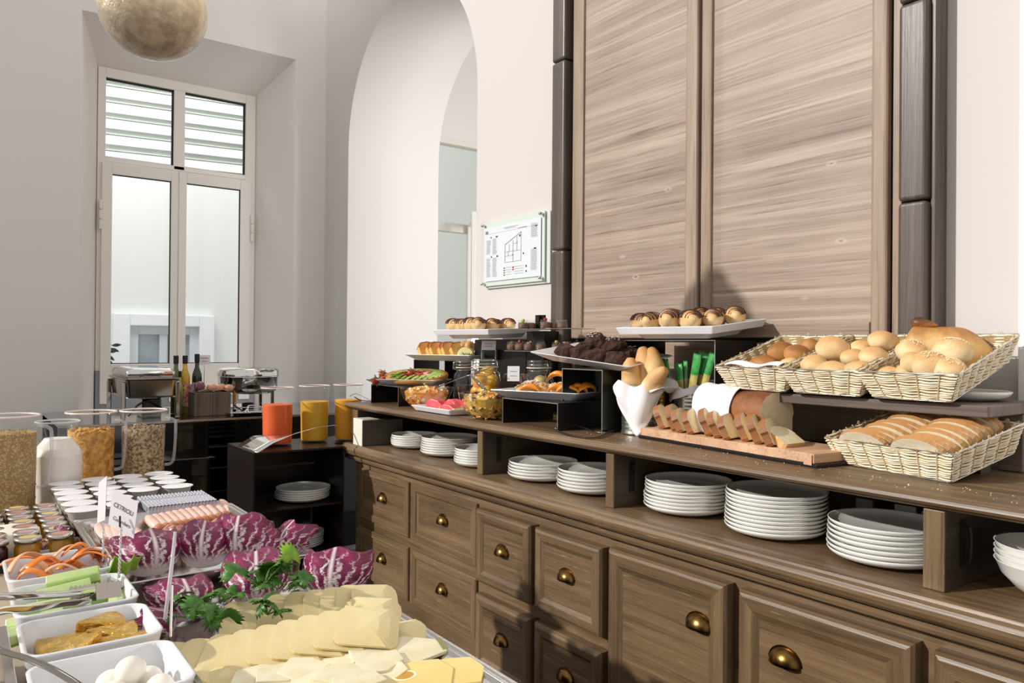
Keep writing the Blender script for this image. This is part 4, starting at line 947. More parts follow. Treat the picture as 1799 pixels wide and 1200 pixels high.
baguette(W(1130,700,c1.x-.03),W(1171,648,c1.x-.01),.033,'pale roll leaning to the right over the tin rim',3)
c2=on(1160,750,X=2.155); c2=Vector((2.155,c2.y,ZT0)); tin('food_tin','gold lacquered ribbed tin standing behind the silver one',c2,.055,.170,M_gold)
c3=on(1215,700,X=2.14); c3=Vector((2.14,c3.y,ZT0)); tin('food_tin','tin full of green wrapped breadsticks under the pastry stand',c3,.064,.165,M_tin)
def fn(u,v):
    a=2*PI*u; r=.066+.012*v+.004*math.sin(a*7)*v; z=.172+.008*math.sin(a*5)-.06*v*(.7+.3*math.sin(a*3)); return (c3.x+r*math.cos(a),c3.y+r*math.sin(a),c3.z+z)
napkin('napkin','grey white napkin around the rim of the breadstick tin',fn,36,6)
def packet(u0,v0,u1,v1,w,label,X=2.12,X1=None):
    a=on(u0,v0,X=X); b=on(u1,v1,X=X1 or X); t=thing('breadstick_packet',label,'packet',a,(0,0,0),'green wrapped breadsticks in the tin'); d=b-a; L=d.length
    Q=Vector((0,0,1)).rotation_difference(d.normalized()).to_matrix().to_4x4()
    def g(u,v): return ((-.004-.003*math.sin(PI*u)), (u-.5)*w*(1-.08*math.sin(PI*v*2)), L*v)
    def sheet(v0_,v1_,bul,M_):
        m=MB(); m.grid(lambda u,v:(-bul*math.sin(PI*u)**.7*math.sin(PI*min(1,(v0_+(v1_-v0_)*v)*.96+.02))**.3,(u-.5)*w,L*(v0_+(v1_-v0_)*v)),8,8,Q); m.grid(lambda u,v:(bul*math.sin(PI*u)**.7*math.sin(PI*min(1,(v0_+(v1_-v0_)*v)*.96+.02))**.3,(u-.5)*w,L*(v0_+(v1_-v0_)*v)),8,8,Q); return m
    sheet(0,.55,.008,0).build('clear_sleeve',M_packc,t,smooth=True); sheet(.55,1,.008,0).build('green_top',M_pack,t,smooth=True)
    m=MB(); 
    for k in range(7): m.prism([(-w/2+w*k/7,0),(-w/2+w*(k+1)/7,0),(-w/2+w*(k+.5)/7,.006)],-.0008,.0008,'yz',Q@T(0,0,L))
    m.build('crimped_end',M_pack,t)
    m=MB()
    for k in (-1,0,1): m.tube([(0,k*w*.25,L*.02),(0,k*w*.25,L*.8)],.003,6,Q)
    m.build('breadstick',pbr('breadstick_tan','#d9b574',.6),t)
packet(1180,700,1170,633,.022,'single green wrapped breadstick at the far left, apart')
packet(1196,700,1192,641,.034,'green and gold wrapped breadstick packet, second from the left')
packet(1205,700,1204,636,.020,'narrow gold wrapped breadstick beside the second packet',2.14)
packet(1213,700,1225,624,.034,'tall bright green breadstick packet in the middle')
packet(1224,700,1240,622,.030,'green breadstick packet right of the tallest one',2.15)
packet(1231,700,1252,622,.030,'green breadstick packet at the right, leaning outwards',2.13)
packet(1219,700,1232,620,.024,'green breadstick packet squeezed behind the tall one',2.17)
for o_,l_ in ((thing('white_box','white box edge seen behind the breadstick packets','box',(2.26,1.90,ZT0)),0),): MB().box(-.03,-.20,0,.03,.17,.19).build('carton',M_paper,o_,bevel=.003)
# --- cutting board, loaf and slices
bL=Vector((1.895,1.850)); bR=Vector((1.812,1.147)); bd=(bR-bL); bl=bd.length; brot=math.atan2(bd.y,bd.x); bn_=Vector((-bd.y,bd.x)).normalized()
if bn_.x<0: bn_=-bn_
bc=(bL+bR)/2+bn_*.105
def bp(s,q,z): p=bL+bd*s+bn_*q; return Vector((p.x,p.y,ZT0+z))
t=thing('bread_board','long beech bread board on a dark slab, cut edges splintered','board',(bc.x,bc.y,ZT0),brot)
MB().box(-bl/2-.01,-.105,0,bl/2+.01,.105,.010).build('dark_slab',M_black,t,bevel=.002)
edge=[(-bl/2,-.105+.21)]; pts=[(-bl/2,.105),(-bl/2,-.105)]
k=0
rr2=random.Random(4)
xx=-bl/2+.02
while xx<bl/2: pts.append((xx,-.105+rr2.uniform(-.002,.002))); xx+=rr2.uniform(.02,.06)
pts+=[(bl/2,-.103),(bl/2,.105)]
MB().prism(pts,.0105,.036).build('plank',M_board,t,bevel=.0015)
MB().prism([(bl/2-.03,-.1065),(bl/2-.012,-.107),(bl/2-.004,-.107),(bl/2-.006,-.1062)],.006,.034).build('splintered_corner',M_board,t)
def loaf_profile(w,h,n=10):
    p=[(-w*.44,0),(w*.44,0),(w*.5,h*.10),(w*.5,h*.45)]
    for k in range(n+1): a=PI*k/n; p.append((w*.54*math.cos(a),h*.55+h*.45*math.sin(a)))
    p.append((-w*.5,h*.45)); p.append((-w*.5,h*.10)); return p
def bread_slice(M_loc,rot,label,w,h,th,crust,crumb,group,name='bread_slice',rz0=0,bent=0):
    t=thing(name,label,'bread',M_loc,rot,group)
    P=loaf_profile(w,h); Pi=[(a*.9,(b-h*.5)*.92+h*.5) for a,b in P]
    m=MB(); n=len(P)
    v=[(a,-th/2,b) for a,b in P]+[(a,th/2,b) for a,b in P]; m.add(v,[(i,(i+1)%n,n+(i+1)%n,n+i) for i in range(n)]+[(n+i,n+(i+1)%n,) for i in range(0)])
    m.build('crust',crust,t,solid=0)
    m=MB(); m.prism([(a*.985,(b-h*.5)*.985+h*.5) for a,b in P],-th/2-.0004,th/2+.0004,'xz'); m.build('crumb',crumb,t); return t
# half loaf
lo=bp(.55,.135,.0365)
t=thing('half_loaf','half a white loaf with brown crust at the back of the board','bread',lo,brot-PI)
P=loaf_profile(.135,.145)
m=MB(); n=len(P); rings=[]
vs=[];fs=[]
prof=[(-.078,1),( -.02,1.02),(.04,1.0),(.10,.97),(.15,.9),(.175,.7)]
for (q,s_) in prof: vs+=[(q,a*s_,max(0,b*s_) if s_<1 else b*s_) for a,b in P]
for j in range(len(prof)-1): fs+=[(j*n+i,j*n+(i+1)%n,(j+1)*n+(i+1)%n,(j+1)*n+i) for i in range(n)]
fs.append(tuple(range((len(prof)-1)*n,len(prof)*n)))
t.rotation_euler=(0,0,brot+PI)
MM=T(0,0,0,0)
m.add(vs,fs,MM); m.build('crust',M_loafc,t,smooth=True)
MB().prism([(a*.985,(b-.0725)*.985+.0725) for a,b in P],-.0785,-.074,'yz').build('cut_face',M_crumb,t)
MB().box(-.07,.066,.004,.08,.0705,.055).build('pale_side',M_crumb,t,bevel=.003)
lc=lo
def fn(u,v):
    # napkin draped over the left part of the loaf
    a=-.15+1.3*PI*0+ (PI*1.16)*v-.25; s_=.0+.17*u
    y=math.cos(a)*.083; z=.05+.107*math.sin(a)
    if z<.002: z=.004+.002*math.sin(u*9)
    y+=.006*math.sin(u*11+v*3)*(1 if a<.5 else .3)
    L=.02+s_+.02*math.sin(v*4)
    d=Vector((bd.x,bd.y)).normalized()
    return (lc.x-d.x*L-bn_.x*y, lc.y-d.y*L-bn_.y*y, lc.z+z+.003*math.sin(u*14))
napkin('napkin','white napkin draped over the uncut end of the half loaf',fn,14,18,thick=.002)
NS=11
for k in range(NS):
    s_=.09+.074*k
    lean=rad(-24 if k<10 else -50); 
    lab='dark crusted bread slice on the board, %s from the left'%ORD[k] if k<10 else 'pale end slice lying open at the right end of the row'
    bread_slice(bp(s_,.060+.012*math.sin(k*2),.0375),(lean*1.0 if False else 0,0,0),lab,(.098+.008*math.sin(k*2.3)) if k else .07,.083+.006*math.sin(k*1.9),.021,M_sliccr if k<10 else M_sliccr2,M_crumb,'dark crusted slices on the board')
    o=bpy.context.scene.objects; t_=[x for x in C.objects if x.get('label')==lab][0]
    # local y (thickness) along the board, leaning back to the left
    t_.rotation_euler=Euler((rad(24 if k<10 else 60),0,brot-PI/2+rad(26+7*math.sin(k*1.7) if k<10 else 5)),'XYZ')
# knife
a=on(1121,743,z=ZT0+.022); b=on(1182,753,z=ZT0+.022)
a=Vector((1.985,1.93,ZT0+.012)); b=Vector((1.975,1.79,ZT0+.046))
t=thing('bread_knife','bread knife with black handle, blade resting on the board','knife',a)
MB().tube([a,a*.6+b*.4+Vector((0,0,.003)),b],[.010,.013,.010],10,flat=.6).build('handle',M_black,t,world=True,smooth=True)
MB().prism([(0,-.012),(.20,-.008),(.22,.004),(.0,.012)],-.0008,.0008,'xy',Matrix.Translation(b)@Euler((0,rad(3),brot-.0)).to_matrix().to_4x4()).build('blade',M_steel,t,world=True)
# crumbs on the top
m=MB()
for k in range(120):
    x,y=R.uniform(1.72,1.86),R.uniform(.6,2.1); s_=R.uniform(.0006,.002); m.cbox((0,0,0),(s_,s_,s_),T(x,y,ZT0+s_/2,R.uniform(0,6)))
o=m.build('bread_crumbs',M_crumb); tag(o,'bread crumbs scattered along the front of the sideboard top','crumbs',kind='stuff')
# --- wicker baskets
BK={}
def basket(label,loc,rot,w,d,h,fl,ffl,key):
    t=thing('wicker_basket',label,'basket',loc,rot,None)
    if key not in BK:
        nr=11; m=MB(); ms=MB(); mr=MB(); mb=MB()
        def corner(z): u=z/h; return (d/2+ffl*u, w/2+fl*u)
        ns={0:9,1:12}
        for i in range(nr):
            z=.004+(h-.008)*i/(nr-1); hx,hy=corner(z); pts=[]
            for (p,q,len_) in (((-hx,-hy),(-hx,hy),w),((-hx,hy),(hx,hy),d),((hx,hy),(hx,-hy),w),((hx,-hy),(-hx,-hy),d)):
                nst=max(6,int(round(len_/.0225))); seg=nst*4
                dx,dy=(q[0]-p[0]),(q[1]-p[1]); L=math.hypot(dx,dy); nx,ny=-dy/L,dx/L
                for k in range(seg): 
                    u=k/seg; off=.0030*math.sin(PI*u*nst+(.35 if i%2 else 0)); zz=.0016*math.sin(u*9+i*1.3)
                    pts.append((p[0]+dx*u+nx*off,p[1]+dy*u+ny*off,z+zz))
            pts.append(pts[0]); m.tube(pts,.0030,5,cap=False)
        for (sx,sy) in ((-1,0),(1,0),(0,-1),(0,1)):
            len_=w if sx else d; nst=max(6,int(round(len_/.0225)))
            for k in range(nst):
                u=-1+2*(k+.5)/nst; P=[]
                for z in (0,h*.5,h+.003):
                    hx,hy=corner(z); P.append((sx*hx if sx else u*hx, sy*hy if sy else u*hy, z))
                ms.tube(P,.0018,4)
                if k%4==1:
                    hx,hy=corner(h); c_=Vector((sx*hx if sx else u*hx, sy*hy if sy else u*hy, h)); 
                    ms.tube([c_+Vector((0 if sx else .004*math.cos(a),.004*math.cos(a) if sx else 0,.002+.005*math.sin(a)))*1.0 for a in [2*PI*j/8 for j in range(9)]],.0013,4)
        for z,r_ in ((h,.0019),(.0,.0019)):
            hx,hy=corner(z); q=rr(hx+.002,hy+.002,.010,4); q.append(q[0]); mr.tube([(a,b,z) for a,b in q],r_,6,cap=False)
        hx,hy=corner(0); mb.box(-hx,-hy,-.001,hx,hy,.002)
        mi=MB(); loft(mi,[(d/2-.003,w/2-.003,.006,.002),(d/2+ffl-.004,w/2+fl-.004,.006,h-.004)],cap0=False,cap1=False)
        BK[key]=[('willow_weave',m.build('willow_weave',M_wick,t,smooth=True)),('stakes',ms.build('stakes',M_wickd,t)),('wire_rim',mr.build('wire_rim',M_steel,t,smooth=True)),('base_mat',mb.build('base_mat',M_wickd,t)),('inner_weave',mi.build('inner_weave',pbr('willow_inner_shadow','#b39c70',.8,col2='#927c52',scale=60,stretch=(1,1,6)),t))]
        for n_,o in BK[key][:2]: o['kind']='stuff'
    else:
        for n_,o in BK[key]: c=o.copy(); C.objects.link(c); c.parent=t
    return t
TI=rad(-16.2)
bx,bz=2.125,1.2665
bask=[]
for l,y in (('left raised wicker basket with dark rolls and a napkin',1.435),('middle raised wicker basket with pale round rolls',1.205),('right raised wicker basket with sesame rolls and a long loaf',.972)):
    bask.append(basket(l,(bx,y,bz),(0,TI,0),.195,.335,.075,.031,.014,'small'))
c4=Vector(((1.87+1.957)/2,(.81+1.177)/2,0)); dirx=Vector((.984,-.182,0)); 
lb=basket('largest wicker basket standing at the front right with sliced white bread',(c4+dirx*.118)+Vector((0,0,1.0655)),(0,rad(-13.4),rad(-10.5)),.315,.245,.075,.026,.014,'large')
# props that keep the baskets tilted
pl_=PL[.137].copy(); C.objects.link(pl_); pl_.location=(2.18,.93,1.2135); pl_.scale=(.75,.75,1); tag(pl_,'white plate propping up the right raised basket from below','plate')
for i,(y_,l_) in enumerate(((1.42,'dark wooden block hidden under the left raised basket'),(1.20,'dark wooden block hidden under the middle raised basket'))):
    o=MB().cbox((0,0,.027),(.05,.12,.054)).build('prop_block',M_inner); o.location=(2.22,y_,1.2135); tag(o,l_,'block')
o=MB().cbox((0,0,.022),(.04,.22,.044)).build('prop_block',M_inner); o.location=(2.12,.96,ZT0); o.rotation_euler=(0,0,rad(-10.5)); tag(o,'dark wooden block hidden under the back of the largest basket','block')
def bl_(b,x,y,z):
    return b.matrix_basis@Vector((x,y,z))
for b_ in bask+[lb]: b_.matrix_basis = Matrix.Translation(b_.location)@b_.rotation_euler.to_matrix().to_4x4()
def round_roll(b,x,y,z,r,label,group,mat,seed,sesame=False,sx=1,sy=1,sz=.78,rz=0,tilt=0,split=False):
    t=thing('bread_roll',label,'bread',bl_(b,x,y,z),(tilt,TI,rz),group)
    blob(r,sx,sy,sz,seed,.10,1.6,20,14).build('crust',mat,t,smooth=True)
    if sesame:
        m=MB(); q=random.Random(seed)
        for k in range(150):
            a=q.uniform(0,2*PI); e=q.uniform(.25,1)**.7*PI/2; p=Vector((math.cos(a)*math.cos(e)*sx,math.sin(a)*math.cos(e)*sy,math.sin(e)*sz))*r*1.03
            m.cbox((0,0,0),(.003,.0018,.0012),Matrix.Translation(p)@Vector((0,0,1)).rotation_difference(Vector((p.x/sx**2,p.y/sy**2,p.z/sz**2)).normalized()).to_matrix().to_4x4()@T(0,0,0,q.uniform(0,3)))
        o=m.build('sesame_seeds',M_sesame,t); o['kind']='stuff'
    if split:
        m=MB(); m.grid(lambda u,v:((u-.5)*1.5*r*sx,(v-.5)*.010*math.sin(PI*u),r*sz*1.035*math.cos((u-.5)*1.6)),10,3); m.build('split_seam',M_crumb,t,smooth=True)
    return t
B1,B2,B3=bask
G1,G2,G3='dark rolls in the left basket','pale rolls in the middle basket','rolls in the right basket'
M_rolld=bread_mat('wholemeal_roll','#cda05e','#b98144','#94602e',.6)
for k,(x,y,z,r,l,sy) in enumerate(((-.05,.05,.045,.036,'brown roll at the front left, beside the napkin',1.3),(.03,.03,.06,.044,'large brown twisted roll behind the napkin',1.1),(.0,-.045,.06,.042,'golden roll before the middle basket rim',1.15),(.08,-.04,.065,.034,'seeded spiral roll at the back',1),(-.07,-.06,.05,.030,'small roll near the front right corner',1),(.13,-.08,.06,.03,'pale roll at the back right corner',1))):
    round_roll(B1,x,y,z,r,'left basket: '+l,G1,M_rolld if k<4 else M_roll,k+40,sy=sy,rz=k)
for k,(x,y,z,r,l,sy,sp) in enumerate(((-.10,.07,.062,.038,'front left, darkest top',1,0),(-.12,.0,.052,.036,'front centre with a dimple',1.35,0),(-.10,-.07,.050,.034,'front right next to the right basket',1.3,0),(-.01,.06,.085,.046,'upright and largest at the back left',1.05,0),(-.02,-.01,.062,.032,'small in the middle',1.3,0),(-.03,-.075,.068,.038,'right of the small middle one',1.2,0),(.06,-.06,.088,.040,'long and pale at the back right',1.7,0),(.04,.0,.07,.034,'behind the small middle one',1.2,0))):
    round_roll(B2,x,y,z,r,'middle basket: pale roll, '+l,G2,M_roll,k+60,sy=sy,rz=.3*k,sz=.8)
for k,(x,y,z,r,l,se,sy) in enumerate(((-.125,.070,.050,.026,'small smooth roll in the front left corner',0,1.2),(-.115,.03,.055,.026,'small rosy roll at the front left',0,1),(-.115,.012,.082,.034,'upright smooth roll left of the sesame roll',0,.8),(-.115,-.035,.074,.045,'big seeded bun in the front centre',1,1.1),(-.135,-.035,.040,.028,'flat pale roll pressed at the front rim',0,1.4),(-.125,-.085,.066,.038,'sesame bun in the front right corner',1,1.0),(-.055,.04,.092,.040,'sesame bun highest at the left',1,1.05),(-.06,-.065,.095,.044,'large sesame bun before the long loaf',1,1.15),(-.03,.0,.06,.036,'smooth roll buried under the sesame buns',0,1))):
    round_roll(B3,x,y,z,r,'right basket: '+l,G3,M_roll,k+80,bool(se),sy=sy,rz=.4*k,sz=.82)
# long loaf with dark end piece
a=on(1592,605,X=2.20); b=on(1745,622,X=2.24)
m=MB(); P=[];Rr=[]
for k in range(27):
    u=k/26; P.append(tuple(a.lerp(b,u)-a)); e=(math.sin(PI*min(.5,u*3+.12)) if u<.2 else 1)*(math.sin(PI*min(.5,(1-u)*1.2+.05)) if u>.6 else 1); Rr.append(.062*max(.1,e)*(1+.03*math.sin(u*14)))
m.tube(P,Rr,18); o=m.build('long_loaf',bread_mat('long_loaf_crust','#e6c795','#d3a96a','#a8733c',.5),smooth=True,sub=1); o.location=a; tag(o,'long golden loaf lying across the back of the right basket','bread')
t=on(1600,566,X=2.19); u_=on(1648,572,X=2.20)
m=MB(); P=[t.lerp(u_,k/10)-t for k in range(11)]; m.tube(P,[.006,.018,.022,.023,.022,.020,.017,.014,.010,.007,.003],14,flat=.8)
o=m.build('loaf_end',bread_mat('baked_dark_crust','#a8703a','#74431f','#4a2814',.45),smooth=True,sub=1); o.location=t; tag(o,'dark brown loaf end lying on top of the long loaf','bread')
# napkin in basket 1
def fn(u,v): p=B1.matrix_basis@Vector((-.165+.075*v,.11-.20*u,.074+.006*math.sin(u*9)+.010*math.sin(PI*v)-.02*v)); return p
napkin('napkin','white napkin folded over the front of the left raised basket',fn,14,6)
# slices in the large basket
G='white slices in the largest basket'
for row,(y0,n) in enumerate(((.075,10),(-.082,11))):
    for k in range(n):
        x=-.10+.0225*k*(1.0); 
        lab='white bread slice in the %s row, %s from the front'%('left' if row==0 else 'right',ORD[k])
        t_=bread_slice(lb.matrix_basis@Vector((x,y0-.006*k*(row==0)+R.uniform(-.004,.004),.012+(.006 if k>3 else 0))),(0,0,0),lab,.125,.105-.004*(k%3),.012,M_sliccr2,M_crumb2,G)
        t_.rotation_euler=Euler((rad(38),0,rad(-10.5)-PI/2+rad(6)),'XYZ')
# ================================================================ back counter along the window wall
CT=.90; CY0,CY1=4.70,5.62
bc_=thing('back_counter','black glossy counter under the window with open shelf bays','counter',(1.4,5.1,0))
def B_(m,n,mat,par=bc_,**k): return m.build(n,mat,par,world=True,**k)
B_(MB().box(.45,CY0-.01,CT-.014,2.36,CY1,CT),'counter_top',M_gloss,bevel=.002)
B_(MB().box(.45,CY0-.0125,CT-.013,2.36,CY0-.010,CT-.001),'bare_edge',M_edge)
B_(MB().box(.45,CY0+.02,.12,.93,CY0+.035,CT-.015),'front_panel',M_gloss)
B_(MB().box(.945,CY0+.0,.02,1.205,CY0+.015,CT-.015),'front_panel',M_gloss,bevel=.001)
B_(MB().box(1.205,CY0,.02,1.215,CY1-.02,CT-.015),'side_panel',M_gloss)
B_(MB().box(1.375,CY0,.02,2.36,CY0+.015,CT-.015),'front_panel',M_gloss)
B_(MB().box(1.365,CY0,.02,1.375,CY1-.02,CT-.015),'side_panel',M_gloss)
B_(MB().box(.45,CY1-.02,.02,2.36,CY1,CT-.015),'back_panel',M_gloss)
for z in (.725,.60,.46,.30): B_(MB().box(1.216,CY0+.01,z,1.364,CY1-.03,z+.008),'shelf',M_steel)
for k in range(4): B_(MB().box(1.216,CY0+.22,.76+.028*k,1.364,CY0+.225,.772+.028*k),'slat',M_black)  # reflection of louvre slats put into black bars
B_(MB().box(.45,CY0-.20,.685,1.20,CY0-.011,.70),'lower_ledge',M_gloss,bevel=.002)
B_(MB().box(.45,CY0-.18,.02,1.18,CY0-.165,.684),'ledge_front',M_gloss)
# rectangular chafing dish
def chafer():
    t=thing('chafing_dish','rectangular stainless chafing dish with roll top lid left of the egg box','chafing dish',(.925,5.075,CT)); hx,hy=.135,.265
    m=MB(); loft(m,[(hx-.012,hy-.012,.02,.125),(hx-.006,hy-.006,.02,.135),(hx,hy,.02,.228),(hx+.012,hy+.012,.02,.232),(hx+.012,hy+.012,.02,.240),(hx-.004,hy-.004,.02,.240)]); m.build('water_pan',M_chromed,t,bevel=.002,smooth=False)
    m=MB(); loft(m,[(hx-.004,hy-.004,.02,.241),(hx-.004,hy-.004,.02,.275),(hx-.012,hy-.012,.025,.292),(hx-.035,hy-.035,.03,.298)]); m.build('lid',M_chrome,t,smooth=True)
    MB().tube(catmull([(-.05,-hy-.004,.262),(-.045,-hy-.03,.268),(.045,-hy-.03,.268),(.05,-hy-.004,.262)],6),.006,8).build('lid_handle',M_chrome,t,smooth=True)
    for sx in (-1,1):
        for sy in (-1,1): MB().cbox((sx*(hx+.010),sy*(hy-.02),.11),(.026,.020,.22)).build('leg',M_chromed,t,bevel=.006)
    for sy in (-1,1): MB().box(-hx-.01,sy*(hy-.02)-.004,.125,hx+.01,sy*(hy-.02)+.004,.133).build('cross_bar',M_chrome,t)
    MB().box(-.03,-.16,.0,.075,.02,.115).build('burner_housing',M_gloss,t,bevel=.008)
    MB().tube(catmull([(-.11,-.20,.02),(-.06,-.22,.085),(.0,-.22,.10),(.07,-.20,.06)],8),.006,6).build('cable',M_black,t,smooth=True)
chafer()
# wooden cubes with eggs
for i,(x,l) in enumerate(((1.226,'dark wooden cube box under the red onion, left of two'),(1.334,'dark wooden cube box carrying the eggs, right of two'))):
    o=MB().box(-.0535,-.075,0,.0535,.075,.145).build('wooden_cube',wood('cube_wood%d'%i,'#3f332c','#5d4d42','#7b695b','Z',.5,1.5),bevel=.003); o.location=(x,4.93,CT); tag(o,l,'box')
def fnp(u,v): return (1.20+.19*u,4.862+.13*v,CT+.148+.012*abs(math.sin(u*7+v*3))+.010*math.sin(v*6)*u)
o=MB().grid(fnp,20,10).build('crumpled_paper',pbr('kraft_paper','#b08d68',.7),solid=.0008); tag(o,'crumpled brown paper lining the egg boxes','paper')
M_egg=pbr('brown_eggshell','#c98f72',.45,col2='#d8a68c',scale=30)
for k,(x,y,z,l) in enumerate(((1.283,4.89,.178,'large brown egg in the centre front of the boxes'),(1.325,4.90,.172,'second brown egg from the left on the paper'),(1.355,4.93,.174,'pale egg behind the two front eggs'),(1.385,4.89,.172,'brown egg at the right end of the boxes'))):
    o=MB().ball(.024,None,16,12,1,1,1,fn=lambda p:(p.x*(1-.12*p.x/.024*1),p.y,p.z*.85)).build('egg',M_egg,smooth=True); o.scale=(1.3,1.15,1.15); o.location=(x,y,CT+z-.006); o.rotation_euler=(0,0,k*1.3); tag(o,l,'egg')
o=thing('red_onion','purple red onion cut in half beside the eggs','onion',(1.215,4.90,CT+.182))
MB().lathe([(0,-.028),(.016,-.026),(.029,-.012),(.031,.002),(.024,.018),(.01,.027),(.003,.034),(0,.036)],20,T(0,0,0,0,rad(60))).build('bulb',pbr('onion_purple','#5c1a40',.3,col2='#c9a0b5',scale=1,kind='Generated',stretch=(40,2,2),stops=(.5,.6)),o,smooth=True)
o=MB().grid(lambda u,v:(.05*(u-.5),.01*math.sin(u*8),.05*v*(1-.3*abs(u-.5))+.006*math.sin(u*14)),12,6,T(1.175,4.92,CT+.15,.4)).build('radicchio_piece',pbr('radicchio_dark','#4a1733',.4,col2='#b79aa8',scale=25),solid=.001); tag(o,'small dark radicchio leaf left of the red onion on the box','radicchio')
# bottles
def bottle(x,y,h,label,glass,r=.022,liquid=None,labelcol=None,square=False):
    t=thing('oil_bottle',label,'bottle',(x,y,CT)); n=4 if square else 24
    pr=[(0,.0),(r,.002),(r,h*.60),(r*.92,h*.66),(r*.45,h*.77),(r*.40,h*.90),(0,h*.90)]
    MB().lathe(pr,24).build('glass_body',glass,t,smooth=True,)
    MB().lathe([(0,h*.86),(r*.52,h*.86),(r*.52,h),(0,h)],16).build('cap',M_ink,t,bevel=.001)
    if labelcol: 
        m=MB(); m.grid(lambda u,v:((r+.0008)*math.cos(-2.6+u*1.9),(r+.0008)*math.sin(-2.6+u*1.9),h*(.12+.40*v)),12,1); m.build('label',labelcol,t)
        m=MB(); m.lathe([(0,0),(.011,0),(.011,.001),(0,.001)],20,T((r+.001)*math.cos(-1.75),(r+.001)*math.sin(-1.75),h*.44,-1.75+PI/2,PI/2)); m.build('label_emblem',pbr('label_yellow','#e3c93c',.5),t)
M_dgl=pbr('dark_green_bottle','#1c2a12',.08,coat=.5); M_ol=pbr('golden_oil','#c8930f',.1,col2='#e5b62c',scale=12,coat=.6); M_og=pbr('olive_oil_green','#5a6418',.1,coat=.6)
yb=5.14
for u,l,h,m_,lc in ((309,'olive green oil bottle, first from the left behind the egg box',.365,M_og,None),(325,'golden oil bottle with red label in the middle of three',.365,M_ol,pbr('label_red_white','#d9b9a6',.5,col2='#b5432f',scale=60)),(346,'dark green oil bottle with yellow label at the right',.375,M_dgl,pbr('label_pale','#c5bf7a',.5,col2='#7a8a48',scale=50))):
    p=on(u,660,Y=yb); bottle(p.x,yb,h,l,m_,.030,labelcol=lc)
p=on(317,675,Y=5.0); bottle(p.x+.01,5.06,.27,'short clear vinegar bottle standing in front of the oil bottles',pbr('vinegar_clear','#a5a25a',.1,coat=.5),.018)
p=on(359,640,Y=5.22); t=thing('place_card','white place card on a thin wire stand behind the dark bottle','card',(p.x,5.22,CT)); MB().cbox((0,0,.335),(.075,.001,.062)).build('card',M_paper,t); MB().tube([(0,.002,0),(0,.002,.32)],.0015,5).build('wire_stand',M_steel,t); MB().box(-.024,-.0012,.345,.024,-.0006,.349).box(-.018,-.0012,.325,.018,-.0006,.328).build('lettering',M_redink,t)
# round chafing dish
p=on(436,670,Y=5.12)
t=thing('chafing_dish','round stainless chafing dish with mirror lid right of the egg boxes','chafing dish',(p.x,5.12,CT))
MB().lathe([(0,.115),(.15,.118),(.178,.135),(.185,.16),(.187,.222),(.195,.226),(.195,.232),(0,.233)],48).build('water_pan',M_chrome,t,smooth=True)
MB().lathe([(.193,.234),(.194,.262),(.185,.278),(.165,.286),(.05,.290),(0,.290)],48,close=False).build('lid',M_chrome,t,smooth=True)
MB().tube(catmull([(.02,-.17,.268),(.03,-.205,.276),(.10,-.19,.276),(.11,-.155,.268)],6),.008,8).build('lid_handle',M_chrome,t,smooth=True)
for k in range(4): a=rad(45+90*k); MB().cbox((.172*math.cos(a),.172*math.sin(a),.11),(.022,.014,.22),None).build('leg',M_chromed,t,bevel=.004)
MB().lathe([(.165,.03),(.168,.03),(.168,.036),(.165,.036)],40).build('base_ring',M_chrome,t,smooth=True)
MB().lathe([(0,.001),(.035,.001),(.04,.05),(.03,.055),(0,.055)],20).build('burner',M_black,t,smooth=True)
p=on(440,728,Y=4.80)
t=thing('serving_dish','oval steel dish with serving spoons before the round chafing dish','platter',(p.x,4.84,CT))
MB().lathe([(0,.002),(.09,.002),(.13,.016),(.135,.017),(.09,.006),(0,.006)],40,Matrix.Diagonal((1,.55,1,1))).build('dish',M_chrome,t,smooth=True)
for k in range(3): MB().tube(catmull([(-.05+.02*k,-.02,.014),(.0,.0,.03+.012*k),(.07,.01,.025+.012*k),(.12,.0,.018)],6),[.010]*4+[.005]*15 if False else .006,6,flat=.4).build('spoon',M_chrome,t,smooth=True)
MB().tube([(-.02,0,.012),(-.09,.02,.065)],.009,8,flat=.5).build('spoon_handle',M_iron,t,smooth=True)
# ---------------------------------------------------------------- juice stand
JX0,JX1,JY0,JY1,JZ=1.165,1.632,3.70,4.13,.82
t=thing('juice_stand','dark brown open steel stand with two plate shelves under the juices','stand',(1.40,3.9,0))
M_js=pbr('dark_brown_steel','#2a2220',.28,metal=.4,spec=.6)
def J_(m,n,mat=M_js,**k): return m.build(n,mat,t,world=True,**k)
J_(MB().prism([(JX0,JY0),(JX1,JY0),(JX1,3.845),(1.86,3.845),(1.86,JY1),(JX0,JY1)],JZ-.010,JZ),'top_plate',bevel=.001)
J_(MB().box(JX0,JY0,.0,JX0+.008,JY1,JZ-.0105),'side_panel'); J_(MB().box(JX1-.008,JY0,.0,JX1,JY1,JZ-.0105),'side_panel')
J_(MB().box(JX0+.10,JY1-.01,.0,JX1-.009,JY1,JZ-.011),'back_panel')
for z in (.525,.278): J_(MB().box(JX0+.009,JY0+.002,z,JX1-.009,JY1-.011,z+.008),'shelf')
J_(MB().box(JX1-.12,JY0+.15,.01,JX1-.11,JY1-.02,.515),'inner_divider')
J_(MB().box(JX0+.009,JY0+.08,.73,JX1-.13,JY0+.085,.74),'cross_rail')
plate_stack(1.475,3.87,.5335,.139,5,'upper stack in the juice stand',step=.011)
plate_stack(1.455,3.90,.2865,.139,6,'lower stack in the juice stand',step=.011)
M_oj=pbr('carrot_orange_juice','#e85c00',.5); M_yj=pbr('cloudy_yellow_juice','#dfa810',.45); M_yj2=pbr('bright_orange_juice','#eaa000',.45); 
